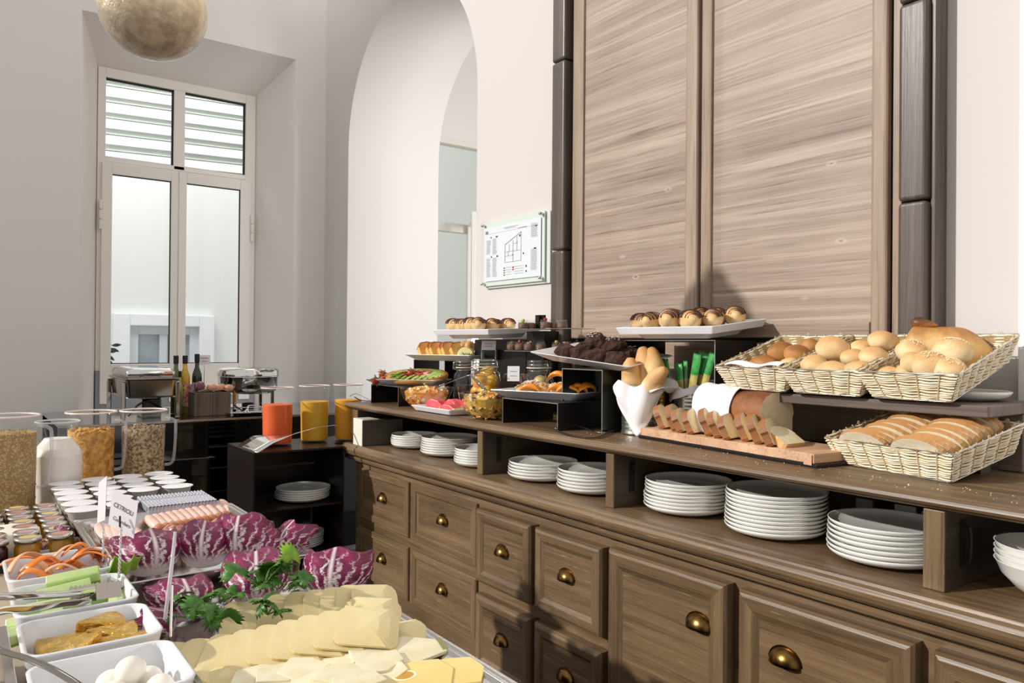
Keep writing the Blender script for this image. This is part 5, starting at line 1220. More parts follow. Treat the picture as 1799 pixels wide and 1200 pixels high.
def pitcher(p,r,h,fill,mat,label,name='juice_pitcher',cat='pitcher',handle=None,content='juice'):
    t=thing(name,label,cat,p)
    MB().lathe([(0,.004),(r*.93,.004),(r*.95,.012),(r,h*.9),(r*1.01,h*.94),(r*1.08,h*.96),(r*1.08,h*.99),(r*1.05,h)],36,close=False).build('clear_wall',M_plas,t,smooth=True)
    m=MB(); m.tube([(r*1.06*math.cos(a),r*1.06*math.sin(a),h*.985) for a in [2*PI*k/36 for k in range(37)]],.003,6,cap=False); m.build('rim',pbr('acrylic_rim','#e5d9d8',.15),t,smooth=True)
    MB().lathe([(0,.010),(r*.90,.010),(r*.92,.018),(r*.965,h*fill-.002),(r*.95,h*fill),(0,h*fill)],36).build(content,mat,t,smooth=False)
    if handle is not None:
        m=MB(); d=Vector((math.cos(handle),math.sin(handle),0)); o=lambda a,z:tuple(d*a+Vector((0,0,z)))
        m.tube(catmull([o(r,h*.88),o(r*1.35,h*.86),o(r*1.48,h*.78),o(r*1.42,h*.40),o(r*1.3,h*.28),o(r*.98,h*.26)],6),.0045,8); m.build('handle',thin_glass(name+'_handle_acrylic',(.9,.9,.92),1.6,.05,.18,(.9,.9,.93)),t,smooth=True)
    return t
for u,v,r,h,f,m_,l in ((487,781,.078,.300,.70,M_oj,'clear pitcher of deep orange carrot juice, leftmost of three'),(552,775,.076,.304,.71,M_yj,'clear pitcher of cloudy yellow juice, middle of three'),(612,772,.075,.308,.72,M_yj2,'clear pitcher of orange yellow juice, partly behind the sideboard')):
    p=on(u,v,z=JZ); p=Vector((p.x,p.y,JZ)) if u<600 else Vector((on(612,700,Y=3.935).x,3.935,JZ)); pitcher(p,r,h,f,m_,l)
t=thing('curved_acrylic_guard','curved chrome surfaced acrylic guard arching in front of the juice pitchers','guard',on(450,792,z=JZ))
A=on(416,783,z=JZ+.003); B=on(452,796,z=JZ+.003); 
u0_=on(478,769,Y=3.19); 
def fn(u,v):
    a=A.lerp(B,v); P=[Vector((0,0,0)),Vector((.08,.005,.042)),Vector((.18,.0,.078)),Vector((.30,.0,.105)),Vector((.40,.02,.108)),Vector((.47,.05,.10))]
    k=u*(len(P)-1); i=min(int(k),len(P)-2); q=P[i].lerp(P[i+1],k-i)
    wv=1 if u<.22 else max(.04,1-(u-.22)*6)
    a=A.lerp(B,.98-(.98-v)*wv)
    return a+q
MB().grid(fn,40,4).build('bent_sheet',M_chrome,t,world=True,smooth=True,solid=.0012)  # clear acrylic sheet drawn in chrome, its reflection put into the material
# ---------------------------------------------------------------- pendant globe
t=thing('globe_pendant','champagne coloured crinkled glass globe pendant hanging at the top left','lamp',(.495,2.6,2.395))
k=NT('crinkled_globe'); v=k.coords('Object'); n1=k.noise(v,28,5,.6); c=k.ramp(n1,[(.35,lin('#a8947c')),(.6,lin('#cdbb9e'))]); k.l(c,k.b.inputs['Base Color']); k.b.inputs['Roughness'].default_value=.16; k.b.inputs['Metallic'].default_value=.35; k.b.inputs['Coat Weight'].default_value=.5
k.b.inputs['Emission Color'].default_value=(1,.78,.45,1)
sp=k.n('ShaderNodeSeparateXYZ'); k.l(v,sp.inputs[0]); e=k.ramp(k.math('ADD',k.math('MULTIPLY',sp.outputs[2],4),.35),[(0,(0,0,0)),(1,(1,1,1))]); k.l(k.math('MULTIPLY',e,.55),k.b.inputs['Emission Strength']); 
k.bump(k.noise(v,60,5,.7),.5,.01)
from mathutils import noise as mnoise
MB().ball(.160,None,48,32,1,1,.98,fn=lambda p:tuple(p*(1+.02*mnoise.noise(p*9)))).build('glass_globe',k.m,t,smooth=True)
MB().lathe([(0,.15),(.045,.15),(.045,.19),(.02,.21),(0,.21)],24).build('cap',M_steel,t,smooth=True); MB().tube([(0,0,.2),(0,0,2.3)],.003,6).build('cord',M_ink,t)
# ================================================================ buffet island in the left foreground
TZ=.90
t=thing('buffet_table','pale topped buffet island table in the left foreground','table',(.0,1.5,0))
MB().box(-.75,.25,.862,.555,2.82,TZ).build('table_top',pbr('beige_stone_top','#c2b29d',.35,col2='#ab9a85',scale=8),t,world=True,bevel=.004)
MB().box(-.70,.35,.0,.52,2.78,.861).build('cabinet_body',M_js,t,world=True)
def gn(label,x0,x1,y0,y1,zr,depth,z0,inner=True):
    cx,cy=(x0+x1)/2,(y0+y1)/2; hx,hy=(x1-x0)/2,(y1-y0)/2
    t=thing('steel_tray',label,'tray',(cx,cy,z0)); h=zr-z0
    m=MB(); r=.014
    loft(m,[(hx-.022,hy-.022,.03,0),(hx-.014,hy-.014,.03,h-.006),(hx,hy,r,h-.006),(hx,hy,r,h-.001),(hx-.0015,hy-.0015,r,h),(hx-.006,hy-.006,r,h-.001),(hx-.0075,hy-.0075,r,h-.003),(hx-.013,hy-.013,.028,h-.003),(hx-.018,hy-.018,.03,h-.008),(hx-.028,hy-.028,.035,h-depth+.012),(hx-.038,hy-.038,.035,h-depth),(.01,.01,.004,h-depth)],n=6)
    m.build('pan',M_steel,t,smooth=False,bevel=.001); return t
gn('deep steel buffet tray of ham rolls, cured ham and radicchio',.206,.542,1.345,1.886,.965,.05,TZ+.001)
gn('shallow steel buffet tray of sliced cheeses in the foreground',.240,.571,.72,1.325,.930,.022,TZ+.001)
# ---- radicchio
def rad_mat():
    k=NT('radicchio_leaf'); tc=k.n('ShaderNodeTexCoord'); sp=k.n('ShaderNodeSeparateXYZ'); k.l(tc.outputs['UV'],sp.inputs[0]); U,V=sp.outputs[0],sp.outputs[1]
    x=k.math('SUBTRACT',U,.5); ax=k.math('ABSOLUTE',x)
    nz=k.noise(tc.outputs['UV'],7,3); 
    mid=k.math('SUBTRACT',1.2,k.math('MULTIPLY',ax,k.math('ADD',12.0,k.math('MULTIPLY',V,40.0))))
    ang=k.math('DIVIDE',x,k.math('ADD',k.math('MULTIPLY',V,.75),.30))
    br=k.math('ABSOLUTE',k.math('SINE',k.math('ADD',k.math('MULTIPLY',ang,19.0),k.math('MULTIPLY',nz,6.0))))
    thr=k.math('ADD',.60,k.math('MULTIPLY',V,.36))
    br=k.math('MULTIPLY',k.math('SUBTRACT',br,thr),9.0)
    nz2=k.noise(tc.outputs['UV'],24,3); br=k.math('MULTIPLY',br,k.ramp(nz2,[(.3,(0,0,0)),(.6,(1,1,1))]))
    base=k.math('MULTIPLY',k.math('SUBTRACT',k.math('ADD',.26,k.math('MULTIPLY',nz,.2)),V),5.0)
    f=k.math('MAXIMUM',k.math('MAXIMUM',mid,k.math('MULTIPLY',br,.8)),k.math('MAXIMUM',base,0.0))
    cl=k.n('ShaderNodeClamp'); k.l(f,cl.inputs[0])
    purple=k.ramp(k.noise(tc.outputs['UV'],5,4),[(.3,lin('#4a0a2e')),(.55,lin('#7c0f47')),(.75,lin('#a81660'))])
    k.l(k.mix(cl.outputs[0],purple,lin('#e6d3d6')),k.b.inputs['Base Color']); k.b.inputs['Roughness'].default_value=.35
    k.bump(k.noise(tc.outputs['UV'],16,4),.5,.006); return k.m
M_rad=rad_mat()
def radicchio(loc,rz,size,label,lean=.25,cup=1.0,seed=0,w=1.0,curl=.3):
    t=thing('radicchio_leaf',label,'radicchio',loc,(0,0,rz),'radicchio leaves on the trays')
    def fn(u,v):
        a=(u-.5)*2; ww=(.45+.55*math.sin(PI*min(v*.60+.05,1)))*size*.74*w
        ph=seed*1.7
        ww*=.66; x=ww*math.sin(a*1.45)/math.sin(1.45)
        y=ww*1.25*cup*(1-math.cos(a*1.45))  # sides fold toward viewer (-y)
        zz=size*.80*(v*(1-.30*a*a)); 
        ruff=(v**2)*.075*size*math.sin(a*8+ph)+(abs(a)**3)*.08*size*math.sin(v*12+ph)+.02*size*math.sin(a*17+v*5+ph)*v
        yy=y+size*(-.30*math.sin(PI*min(v*.85+.05,1))+.30)+lean*size*v*v + ruff + curl*size*max(0,v-.6)*1.2
        return (x,yy,zz-curl*size*max(0,v-.75)*.8+.02*size*math.sin(a*7+ph)*v)
    MB().grid(fn,30,24).build('leaf_blade',M_rad,t,smooth=True,solid=.0016)
    return t
def loc(u,v,z): return on(u,v,z=z)
RZ=rad(-28)
for (u,v,z,s,l,rz,sd,w,cu,ln) in ((276,1018,.935,.105,'broad dark radicchio leaf at the front left of the ham tray',RZ+.5,1,1.15,.45,.1),(352,1005,.935,.110,'second radicchio leaf from the left in the ham tray',RZ+.1,2,1.0,.35,.15),(412,996,.935,.115,'tall radicchio leaf with white ribs in the middle of the ham tray row',RZ,3,1.0,.12,.1),(452,990,.935,.08,'small folded radicchio leaf second from right in the ham tray',RZ-.3,4,.8,.2,.1),(488,984,.935,.085,'upright radicchio leaf at the right end of the ham tray row',RZ-.6,5,.9,.1,.2)):
    radicchio(loc(u,v,z),rz,s,l,ln,1.0,sd,w,cu)
for (u,v,z,s,l,rz,sd,w,cu,ln) in ((335,1098,.912,.085,'bright magenta radicchio leaf behind the parsley on the cheese tray',RZ+.5,6,1.25,.45,.2),(310,1128,.912,.075,'drooping variegated radicchio leaf at the left corner of the cheese tray',RZ+1.6,9,.8,.5,.1),(450,1078,.912,.115,'curled magenta radicchio leaf in the middle behind the cheese',RZ+.2,7,1.0,.35,.3),(578,1064,.912,.106,'large veined radicchio leaf at the right behind the cheese slices',RZ-.1,8,1.2,.15,.15)):
    radicchio(loc(u,v,z),rz,s,l,ln,1.0,sd,w,cu)
# ---- parsley
M_pars=pbr('parsley_green','#2f5a1a',.45,col2='#4f8426',scale=60); M_parsl=pbr('bright_parsley','#6f9a1e',.45,col2='#8fb52e',scale=40); M_pst=pbr('parsley_stem','#6b8a3a',.5)
def pars_leaf(m,M_,s,seed):
    q=random.Random(seed); n=30; out=[]
    for k in range(n+1):
        a=-2.3+4.6*k/n; lobe=.55+.45*abs(math.cos(a*1.5))**.6; tooth=1+.16*(1 if k%2 else -1); out.append((math.sin(a)*s*lobe*tooth,math.cos(a)*s*lobe*tooth+.15*s))
    vs=[(0,0,0)]; fs=[]
    for f_ in (.5,1):
        for x,y in out: d=math.hypot(x,y)*f_; vs.append((x*f_,y*f_,-.35*d*d/s+.12*s*math.sin(x*f_/s*5+seed)*f_))
    k=n+1
    for i in range(n): fs.append((0,1+i,2+i)); fs.append((1+i,1+k+i,2+k+i,2+i))
    m.add(vs,fs,M_)
def parsley(loc_,label,leaves,bright=False,stem=None):
    t=thing('parsley_sprig',label,'parsley',loc_,0,'parsley sprigs on the cheese tray')
    m=MB(); 
    for k,(x,y,z,s,rz,rx,ry) in enumerate(leaves):
        mm=MB(); pars_leaf(mm,T(x,y,z,rz,rx,ry),s,k); mm.build('leaf',M_parsl if bright and k==0 else M_pars,t,smooth=True,solid=.0006)
        m.tube(catmull([(0,-.0,.0),(x*.5,y*.5,z*.6),(x,y,z)],5),.0012,5)
    m.build('stem',M_pst,t,smooth=True)
rp=random.Random(11)
def lv(n,sx,sy,sz,s): return [((rp.uniform(-sx,sx)),(rp.uniform(-sy,sy)),rp.uniform(.2,1)*sz,s*rp.uniform(.8,1.2),rp.uniform(0,6.3),rp.uniform(.2,1.1),rp.uniform(-.5,.5)) for _ in range(n)]
parsley(on(330,1085,z=.945),'dark parsley sprig at the far left over the cheese slices',lv(6,.030,.02,.03,.017))
parsley(on(370,1095,z=.950),'parsley sprig drooping over the left cheese slices',lv(8,.028,.018,.03,.018))
parsley(on(395,1055,z=.965),'small curly parsley sprig beside the magenta leaf',lv(5,.02,.012,.02,.012),True)
parsley(on(460,1035,z=.975),'large dark parsley sprig in front of the curled radicchio leaf',lv(9,.035,.02,.035,.019))
parsley(on(470,1080,z=.955),'parsley sprig hanging down over the upright cheese slices',lv(5,.014,.01,.02,.018))
parsley(on(512,1010,z=.985),'bright green single parsley leaf standing upright',[(0,0,.025,.022,0.2,1.3,0)],True)
parsley(on(535,1035,z=.975),'parsley sprig right of the bright leaf, before the big radicchio',lv(5,.018,.014,.02,.016))
parsley(on(385,942,z=.968),'tiny parsley sprig on the cured ham',lv(4,.008,.006,.01,.008),True)
# ---- cheese slices
M_ch1=pbr('gouda_slice','#e9d8a8',.4,col2='#dcc78e',scale=6,sss=.15); M_ch2=pbr('white_cheese','#efe6c8',.45,col2='#e3d7ae',scale=30,sss=.15,bump=.2); M_ch3=pbr('emmental_yellow','#efd488',.35,col2='#e6c878',scale=8,sss=.15); M_chr=pbr('cheese_edge','#f6ecc4',.4); M_rindg=pbr('greenish_rind','#8d8a5c',.6)
def cheese(loc_,rot,w,h,label,mat=M_ch1,bend=.01,group='cheese slices on the tray',rc=.016,curl=0,name='cheese_slice',th=.003):
    t=thing(name,label,'cheese',loc_,rot,group)
    pts=rr(w/2,h/2,rc,3); vs=[(0,0,0)]; fs=[]
    k=len(pts)
    def zf(x,y): return bend*(x/(w/2))**2*(-1)+curl*(y/(h/2))+ .0015*math.sin(x*90)
    for f_ in (.35,.7,1):
        for x,y in pts: vs.append((x*f_,y*f_,zf(x*f_,y*f_)))
    for i in range(k): j=(i+1)%k; fs.append((0,1+i,1+j)); fs.append((1+i,1+k+i,1+k+j,1+j)); fs.append((1+k+i,1+2*k+i,1+2*k+j,1+k+j))
    MB().add(vs,fs).build('slice_body',mat,t,smooth=False,solid=th,bevel=0); return t
DX=rad(-6)
# row A: steep slices at the back
ra=[(440,1100),(478,1092),(515,1085),(550,1079),(583,1074),(612,1069),(640,1064),(668,1062)]
for k,(u,v) in enumerate(ra):
    p=on(u,v,z=.934+.0018*k); cheese(p+Vector((0,.016,0)),(rad(50-2*k),rad(9),DX+rad(-10)+rad(3*math.sin(k*2))),0.074,.064,'upright pale cheese slice in the back row, %s from the left'%ORD[k],bend=.004)
# row B: overlapping slices, right edges curled
rb_=[(330,1165),(372,1158),(415,1150),(458,1141),(498,1132),(535,1123),(572,1114),(610,1106),(646,1099)]
for k,(u,v) in enumerate(rb_):
    p=on(u,v,z=.924+.0036*k); cheese(p,(rad(17),rad(8),DX+rad(-22)),.088,.082,'pale cheese slice in the middle row, %s from the left'%ORD[k],bend=.006)
for k,(u,v) in enumerate([(330,1196),(380,1192)]):
    cheese(on(u,v,z=.922),(rad(8),rad(-4),DX),.09,.06,'cheese slice at the bottom left edge of the picture, %s'%('left one' if k==0 else 'right one'))
cheese(on(655,1072,z=.95),(rad(24),rad(6),rad(-30)),.085,.06,'pale cheese slice lying over the right end of the back row',bend=.012)
cheese(on(700,1108,z=.934),(rad(12),rad(-4),rad(-24)),.085,.055,'pale cheese slice spread at the right end of the middle row',bend=.012)
# row C: broken white cheese wedges
def wedge(loc_,rot,s,label,mat=M_ch2,th=.005,rind=False):
    t=thing('cheese_wedge',label,'cheese',loc_,rot,'white cheese wedges on the tray')
    q=random.Random(hash(label)%997); P=[(-s*.5,-s*.32),(s*.1,-s*.42),(s*.55,-s*.1),(s*.5,s*.28),(s*.0,s*.40),(-s*.48,s*.2)]
    P=[(a+q.uniform(-.08,.08)*s,b+q.uniform(-.06,.06)*s) for a,b in P]
    MB().prism(P,0,th).build('paste',mat,t,bevel=.001)
    if rind: MB().prism([(s*.50,-s*.12),(s*.60,-s*.10),(s*.56,s*.26),(s*.48,s*.26)],0,th+.0004).build('rind',M_rindg,t)
wc=[(450,1194),(495,1186),(535,1178),(575,1170),(612,1160),(650,1150),(520,1200),(560,1196),(600,1188),(640,1178),(590,1205),(665,1166),(690,1158),(712,1146),(625,1200),(668,1190)]
for k,(u,v) in enumerate(wc):
    q=random.Random(k); row='upper' if k<6 or k==13 else 'lower'
    wedge(on(u,v,z=.921+.0035*(k%3)),(rad(6+q.uniform(-5,6)),rad(q.uniform(-6,6)),rad(-25+q.uniform(-20,20))),.062 if k!=13 else .10,'broken white cheese wedge, %s of the front heap counted from the left'%ORD[k] if k!=13 else 'largest white cheese wedge with grey rind at the right end',rind=(k in(13,12)))
def emmental(u,v,rz,label):
    t=thing('cheese_slice',label,'cheese',on(u,v,z=.921),(rad(6),rad(-3),rz),'yellow cheese slices at the bottom edge')
    MB().prism([(-.06,-.03),(.055,-.035),(.065,.0),(.05,.028),(.02,.032),(-.02,.026),(-.055,.03)],0,.004).build('paste',M_ch3,t,bevel=.001)
    MB().lathe([(.012,.0042),(.010,.0048),(.009,.0043)],20,Matrix.Diagonal((1.4,1,1,1)) if True else None,close=False).build('hole_rim',M_chr,t,smooth=True)
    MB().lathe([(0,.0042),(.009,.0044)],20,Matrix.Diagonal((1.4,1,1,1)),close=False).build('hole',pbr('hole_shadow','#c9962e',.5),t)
emmental(710,1192,rad(-20),'yellow holed cheese slice at the bottom edge, left one'); emmental(765,1186,rad(-25),'yellow holed cheese slice at the bottom edge, next to the tray rim')
# ---- ham
M_ham=pbr('cooked_ham_pink','#f0d2c4',.4,col2='#e3b5a5',scale=30,sss=.1); M_hamr=pbr('ham_roasted_edge','#b96a45',.45,col2='#c98560',scale=60); M_pro=pbr('cured_ham_red','#8c3a3c',.35,col2='#c27f76',scale=45,coat=.3); M_fat=pbr('ham_fat','#f0d9cc',.4)
tops=[(273,903),(289,899),(303,896),(317,892),(330,890),(342,889),(353,888),(364,886),(375,884),(386,881),(327,894),(346,893)][:10]
for k in range(13):
    u=262+ (400-262)*k/12 if k<12 else 390; v=906-(906-880)*k/12
    if k>=10: v-=2
    a=on(u-3,v+1,z=.972+.001*k*.5); b=on(u+20,v+27,z=.950)
    a=on(u-3,v+3,z=.962); b=on(u+20,v+26,z=.945)
    t=thing('ham_roll','rolled pink ham slice, %s from the left of the row of rolls'%ORD[k],'ham',a,0,'ham rolls in the steel tray')
    m=MB(); P=[a.lerp(b,q/8) for q in range(9)]; m.tube(P,[.006,.010,.0108,.011,.011,.011,.0105,.010,.008],10); m.build('rolled_slice',M_ham,t,world=True,smooth=True)
    e=(b-a).normalized(); m=MB(); m.tube([b-e*.012,b-e*.004,b+e*.004],[.0112,.0115,.006],10); m.build('roasted_edge',M_hamr,t,world=True,smooth=True)
for k in range(6):
    u=172+13*k; v=928+1.5*k
    a=on(u,v-6,z=.955); b=on(u+16,v+24,z=.943)
    t=thing('ham_roll','folded pale ham slice behind the place cards, %s from the left'%ORD[k],'ham',a,0,'folded ham slices at the left of the tray')
    MB().tube([a.lerp(b,q/6) for q in range(7)],[.007,.011,.012,.012,.012,.011,.008],10,flat=.6).build('rolled_slice',M_ham,t,world=True,smooth=True)
    e=(b-a).normalized(); MB().tube([b-e*.010,b-e*.003,b+e*.003],[.0118,.012,.006],10,flat=.6).build('roasted_edge',M_hamr,t,world=True,smooth=True)
t=thing('ham_slice','flat round ham slice lying in the far right corner of the tray','ham',on(392,914,z=.930)); MB().lathe([(0,0),(.038,0),(.040,.002),(.036,.004),(0,.004)],30,Matrix.Diagonal((1.15,.9,1,1))).build('slice_body',M_ham,t,smooth=True)
k=0
for row,(u0,v0,u1,v1,n) in enumerate(((185,962,430,917,11),(195,978,330,950,6),(195,992,250,978,3))):
    for i in range(n):
        f_=i/max(1,n-1); u=u0+(u1-u0)*f_; v=v0+(v1-v0)*f_
        p=on(u,v,z=.942+.002*(i%2)); t=thing('cured_ham_slice','wavy dark cured ham slice, %s from the left in the %s row'%(ORD[i],('far','middle','near')[row]),'ham',p,(rad(12),rad(R.uniform(-8,8)),rad(-15+R.uniform(-12,12))),'cured ham slices')
        sd=k
        def fn(u_,v_): return ((u_-.5)*.062,(v_-.5)*.050*(1+.15*math.sin(u_*7+sd)),.005*math.sin(u_*11+sd)+.005*math.sin(v_*9+u_*4+sd*2))
        MB().grid(fn,14,10).build('slice_body',M_pro,t,smooth=True,solid=.001)
        m=MB(); m.tube([fn(q/14,0) for q in range(15)],.0013,5); m.tube([fn(q/14,1) for q in range(15)],.0011,5); m.build('fat_edge',M_fat,t,smooth=True); k+=1
t=thing('lettuce_leaf','bright green lettuce leaf at the near left corner of the ham tray','lettuce',on(215,1008,z=.955),(0,0,.3))
MB().grid(lambda u,v:((u-.5)*.05,.01*math.sin(u*9)-.02*v,.030*v*(1+.2*math.sin(u*12))),16,8).build('leaf_blade',pbr('lettuce_bright','#86b02a',.4,col2='#a9c94a',scale=20),t,smooth=True,solid=.0012)
# ---- yoghurt pots and butter sticks
t=thing('steel_tray','steel display tray of yoghurt pots and foil portions behind the ham','tray',(.36,2.13,TZ+.001))
m=MB(); loft(m,[(.135,.235,.01,0),(.148,.250,.01,.045),(.152,.254,.01,.046),(.152,.254,.01,.049),(.146,.248,.01,.047),(.135,.237,.01,.012),(.01,.01,.004,.011)],n=2); m.build('pan',M_chromed,t,bevel=.001)
M_pot=pbr('yoghurt_pot_plastic','#e6dfd4',.35,sss=.1); M_lidw=pbr('foil_lid_white','#f1eff2',.35,col2='#cfd0de',scale=25,stops=(.55,.75)); lidc=[M_lidw]+[pbr('foil_lid_tint%d'%i,'#f1eff2',.35,col2=c,scale=14,stops=(.58,.72)) for i,c in enumerate(('#e3c35a','#d99a8e','#9fb0d8'))]
pot=None; YP=[]
cols=[(.255,7),(.335,6),(.415,4),(.480,4)]
pb=MB().lathe([(0,0),(.024,0),(.026,.004),(.033,.048),(.036,.050)],24).v and None
names_col=['leftmost','second','third','rightmost']
yst=0
for ci in range(4):
    u0,v0=((113,848),(170,841),(224,836),(279,831))[ci]; nrow=(7,6,5,4)[ci]
    p0=on(u0,v0,z=.974)
    for j in range(nrow):
        if ci>=2 and j>=4: continue
        x=p0.x; y=p0.y-.0765*j
        if y<1.90: continue
        t=thing('yoghurt_pot','white yoghurt pot with foil lid, %s column, %s from the back'%(names_col[ci],ORD[j]),'yoghurt',(x,y,.914),R.uniform(0,6),'yoghurt pots')
        if pot is None:
            o1_=MB().lathe([(0,0),(.024,0),(.026,.004),(.0325,.056),(.0365,.058)],24).build('plastic_cup',M_pot,t,smooth=True)
            o2_=MB().lathe([(0,.0605),(.02,.060),(.036,.0595),(.0382,.059),(.0378,.0582)],28,close=False).build('foil_lid',lidc[0],t,smooth=True); pot=(o1_.data,o2_.data)
            YP=[o2_.data.copy() for _ in lidc]
            for d,mm in zip(YP,lidc): d.materials[0]=mm
        else:
            o=bpy.data.objects.new('plastic_cup',pot[0]); C.objects.link(o); o.parent=t
            o=bpy.data.objects.new('foil_lid',YP[(ci*3+j)%4]); C.objects.link(o); o.parent=t
# butter/foil sticks: long side along y
A=on(262,893,z=.975); B=on(383,879,z=.975); n=20
bs=None
M_foil=pbr('printed_silver_foil','#dfe0ea',.25,metal=.5,col2='#8c90aa',scale=70,stops=(.52,.62),bump=.3,bscale=90)
bt=thing('black_tray','flat black tray under the foil wrapped portions','tray',((A.x+B.x)/2,A.y+.075,.948)); MB().box(-.095,-.078,0,.095,.075,.012).build('tray_body',M_black,bt,bevel=.002); MB().box(-.085,-.07,-.034,.085,.07,-.001).build('foot',M_black,bt)
for k in range(n):
    x=A.x+(B.x-A.x)*(k+.5)/n; w_=(B.x-A.x)/n*.92
    if bs is None:
        m=MB(); 
        m.grid(lambda u,v:(-w_/2+w_*u,-.07+.14*v,.014+.0016*math.sin(v*40)*math.sin(PI*u)+.002*math.sin(PI*u)),4,24)
        m.grid(lambda u,v:(-w_/2+w_*u,-.07-.001*math.sin(u*9),.014*v),4,3); m.grid(lambda u,v:(-w_/2,-.07+.14*u,.014*v),2,2); m.grid(lambda u,v:(w_/2,-.07+.14*u,.014*v),2,2); m.grid(lambda u,v:(-w_/2+w_*u,.07,.014*v),2,2)
        bs=m.build('foil_portion',M_foil); o=bs
    else: o=bs.copy(); C.objects.link(o)
    o.location=(x,A.y+.075,.961); tag(o,'silver foil portion stick on the black tray, %s from the left'%ORD[k],'butter','foil portions on the black tray')
# ---- honey and jam jars
t=thing('black_tray','low black tray holding the little jam and honey jars','tray',(.09,1.985,TZ+.001)); m=MB(); loft(m,[(.125,.215,.01,0),(.128,.218,.01,.022),(.124,.214,.01,.022),(.122,.212,.01,.004),(.01,.01,.004,.003)],n=2); m.build('tray_body',M_black,t)
M_hon=pbr('honey_amber','#a8740e',.15,coat=.5); M_jamd=pbr('dark_jam','#2c0f10',.15,coat=.5); M_jlid=pbr('silver_jar_lid','#c9c3ba',.2,metal=.9); M_jtop=[pbr('lid_print%d'%i,c,.3) for i,c in enumerate(('#c98a78','#d8c07a','#c2a0a4'))]
jd={}
for ci,x in enumerate((.178,.122,.066,.010)):
    for j in range(7):
        y=1.802+.0555*j
        kind=(ci+j)%3; dark=(ci==2) 
        t=thing('jam_jar','%s jar with silver lid, %s column from the right, %s from the front'%('dark jam' if dark else 'honey',ORD[ci],ORD[j]),'jar',(x,y,.906),0,'little jam and honey jars')
        key=('g',dark)
        if key not in jd:
            jd[key]=MB().lathe([(0,0),(.021,.001),(.0235,.006),(.0235,.034),(.020,.040),(.020,.044)],20).build('glass_body',M_jamd if dark else M_hon,t,smooth=True).data
        else: o=bpy.data.objects.new('glass_body',jd[key]); C.objects.link(o); o.parent=t
        if 'l' not in jd: jd['l']=MB().lathe([(0,.053),(.022,.053),(.0245,.0515),(.0245,.044),(.022,.044)],24).build('metal_lid',M_jlid,t,smooth=True).data
        else: o=bpy.data.objects.new('metal_lid',jd['l']); C.objects.link(o); o.parent=t
        if ('p',kind) not in jd: jd[('p',kind)]=MB().lathe([(0,.0534),(.010,.0534),(.0155,.0532)],20,close=False).build('lid_print',M_jtop[kind],t).data
        else: o=bpy.data.objects.new('lid_print',jd[('p',kind)]); C.objects.link(o); o.parent=t
# ---- cereal pitchers and milk
M_plas2=thin_glass('glass_rim_bright',(.8,.8,.82),2,.05,.4,(.95,.95,.96))
M_cer1=pbr('puffed_grain','#d9bd84',.7,col2='#a98750',scale=220,bump=1,bscale=200,bdist=.006,stops=(.4,.5)); M_fl=pbr('corn_flakes','#e3ae4e',.6,col2='#b9761f',scale=55,bump=1,bscale=50,bdist=.015,stops=(.42,.62)); M_mu=pbr('muesli_mix','#cdb48c',.75,col2='#6e5230',scale=130,bump=1,bscale=110,bdist=.008,stops=(.42,.6))
def cereal(u,vt,vb,Y_,r,fill,mat,label,hd):
    p=on(u,(vt+vb)/2,Y=Y_); zt=on(u,vt,Y=Y_).z; h=zt-TZ-.001
    t=pitcher(Vector((p.x,Y_,TZ+.001)),r,h,fill,mat,label,'cereal_pitcher','pitcher',hd,'cereal')
    q=random.Random(int(u)); m=MB()
    for k in range(300 if mat is not M_cer1 else 250):
        a=q.uniform(0,2*PI); top=q.random()<.35
        if top: rr_=r*.93*math.sqrt(q.random()); z=h*fill+q.uniform(-.002,.004)
        else: rr_=r*.95; z=q.uniform(.02,h*fill)
        s=q.uniform(.004,.009) if mat is not M_cer1 else .003
        if top: m.cbox((0,0,0),(s*1.3,s,s*.5),T(rr_*math.cos(a),rr_*math.sin(a),z,q.uniform(0,6),q.uniform(-.6,.6),q.uniform(-.6,.6)))
        else: m.cbox((0,0,0),(s*1.2,.0016,s),T(rr_*.985*math.cos(a),rr_*.985*math.sin(a),z,a+PI/2+q.uniform(-.3,.3),q.uniform(-.3,.3),q.uniform(-1,1)))
    o=m.build('loose_flakes',mat,t); o['kind']='stuff'
cereal(252,719,836,2.62,.063,.76,M_mu,'clear pitcher full of muesli, right of the corn flakes',rad(-20))
cereal(160,722,842,2.60,.064,.76,M_fl,'clear pitcher full of corn flakes next to the milk',rad(-20))
cereal(14,728,870,2.36,.066,.82,M_cer1,'clear pitcher of puffed grain at the left edge of the picture',rad(-15))
p=on(101,800,Y=2.44); t=thing('milk_carafe','glass carafe of white milk between puffed grain and corn flakes','carafe',(p.x,2.44,TZ+.001)); zt=on(101,741,Y=2.44).z; h=zt-TZ
r=.062; pr=[(0,.003),(r*.97,.003),(r,.01),(r,h*.60),(r*.88,h*.69),(r*.60,h*.78),(r*.56,h*.84),(r*.80,h*.985),(r*.86,h)]
MB().lathe(pr,40,close=False).build('glass_body',M_plas,t,smooth=True)
MB().tube([(r*.86*math.cos(a),r*.86*math.sin(a),h) for a in [2*PI*k/36 for k in range(37)]],.0022,6,cap=False).build('rim',M_plas2,t,smooth=True)
MB().lathe([(0,.008),(r*.96,.009),(r*.97,h*.60),(r*.85,h*.685),(r*.58,h*.775),(r*.53,h*.80),(0,h*.80)],40).build('milk',pbr('milk_white','#efeae0',.4,sss=.2),t,smooth=False)
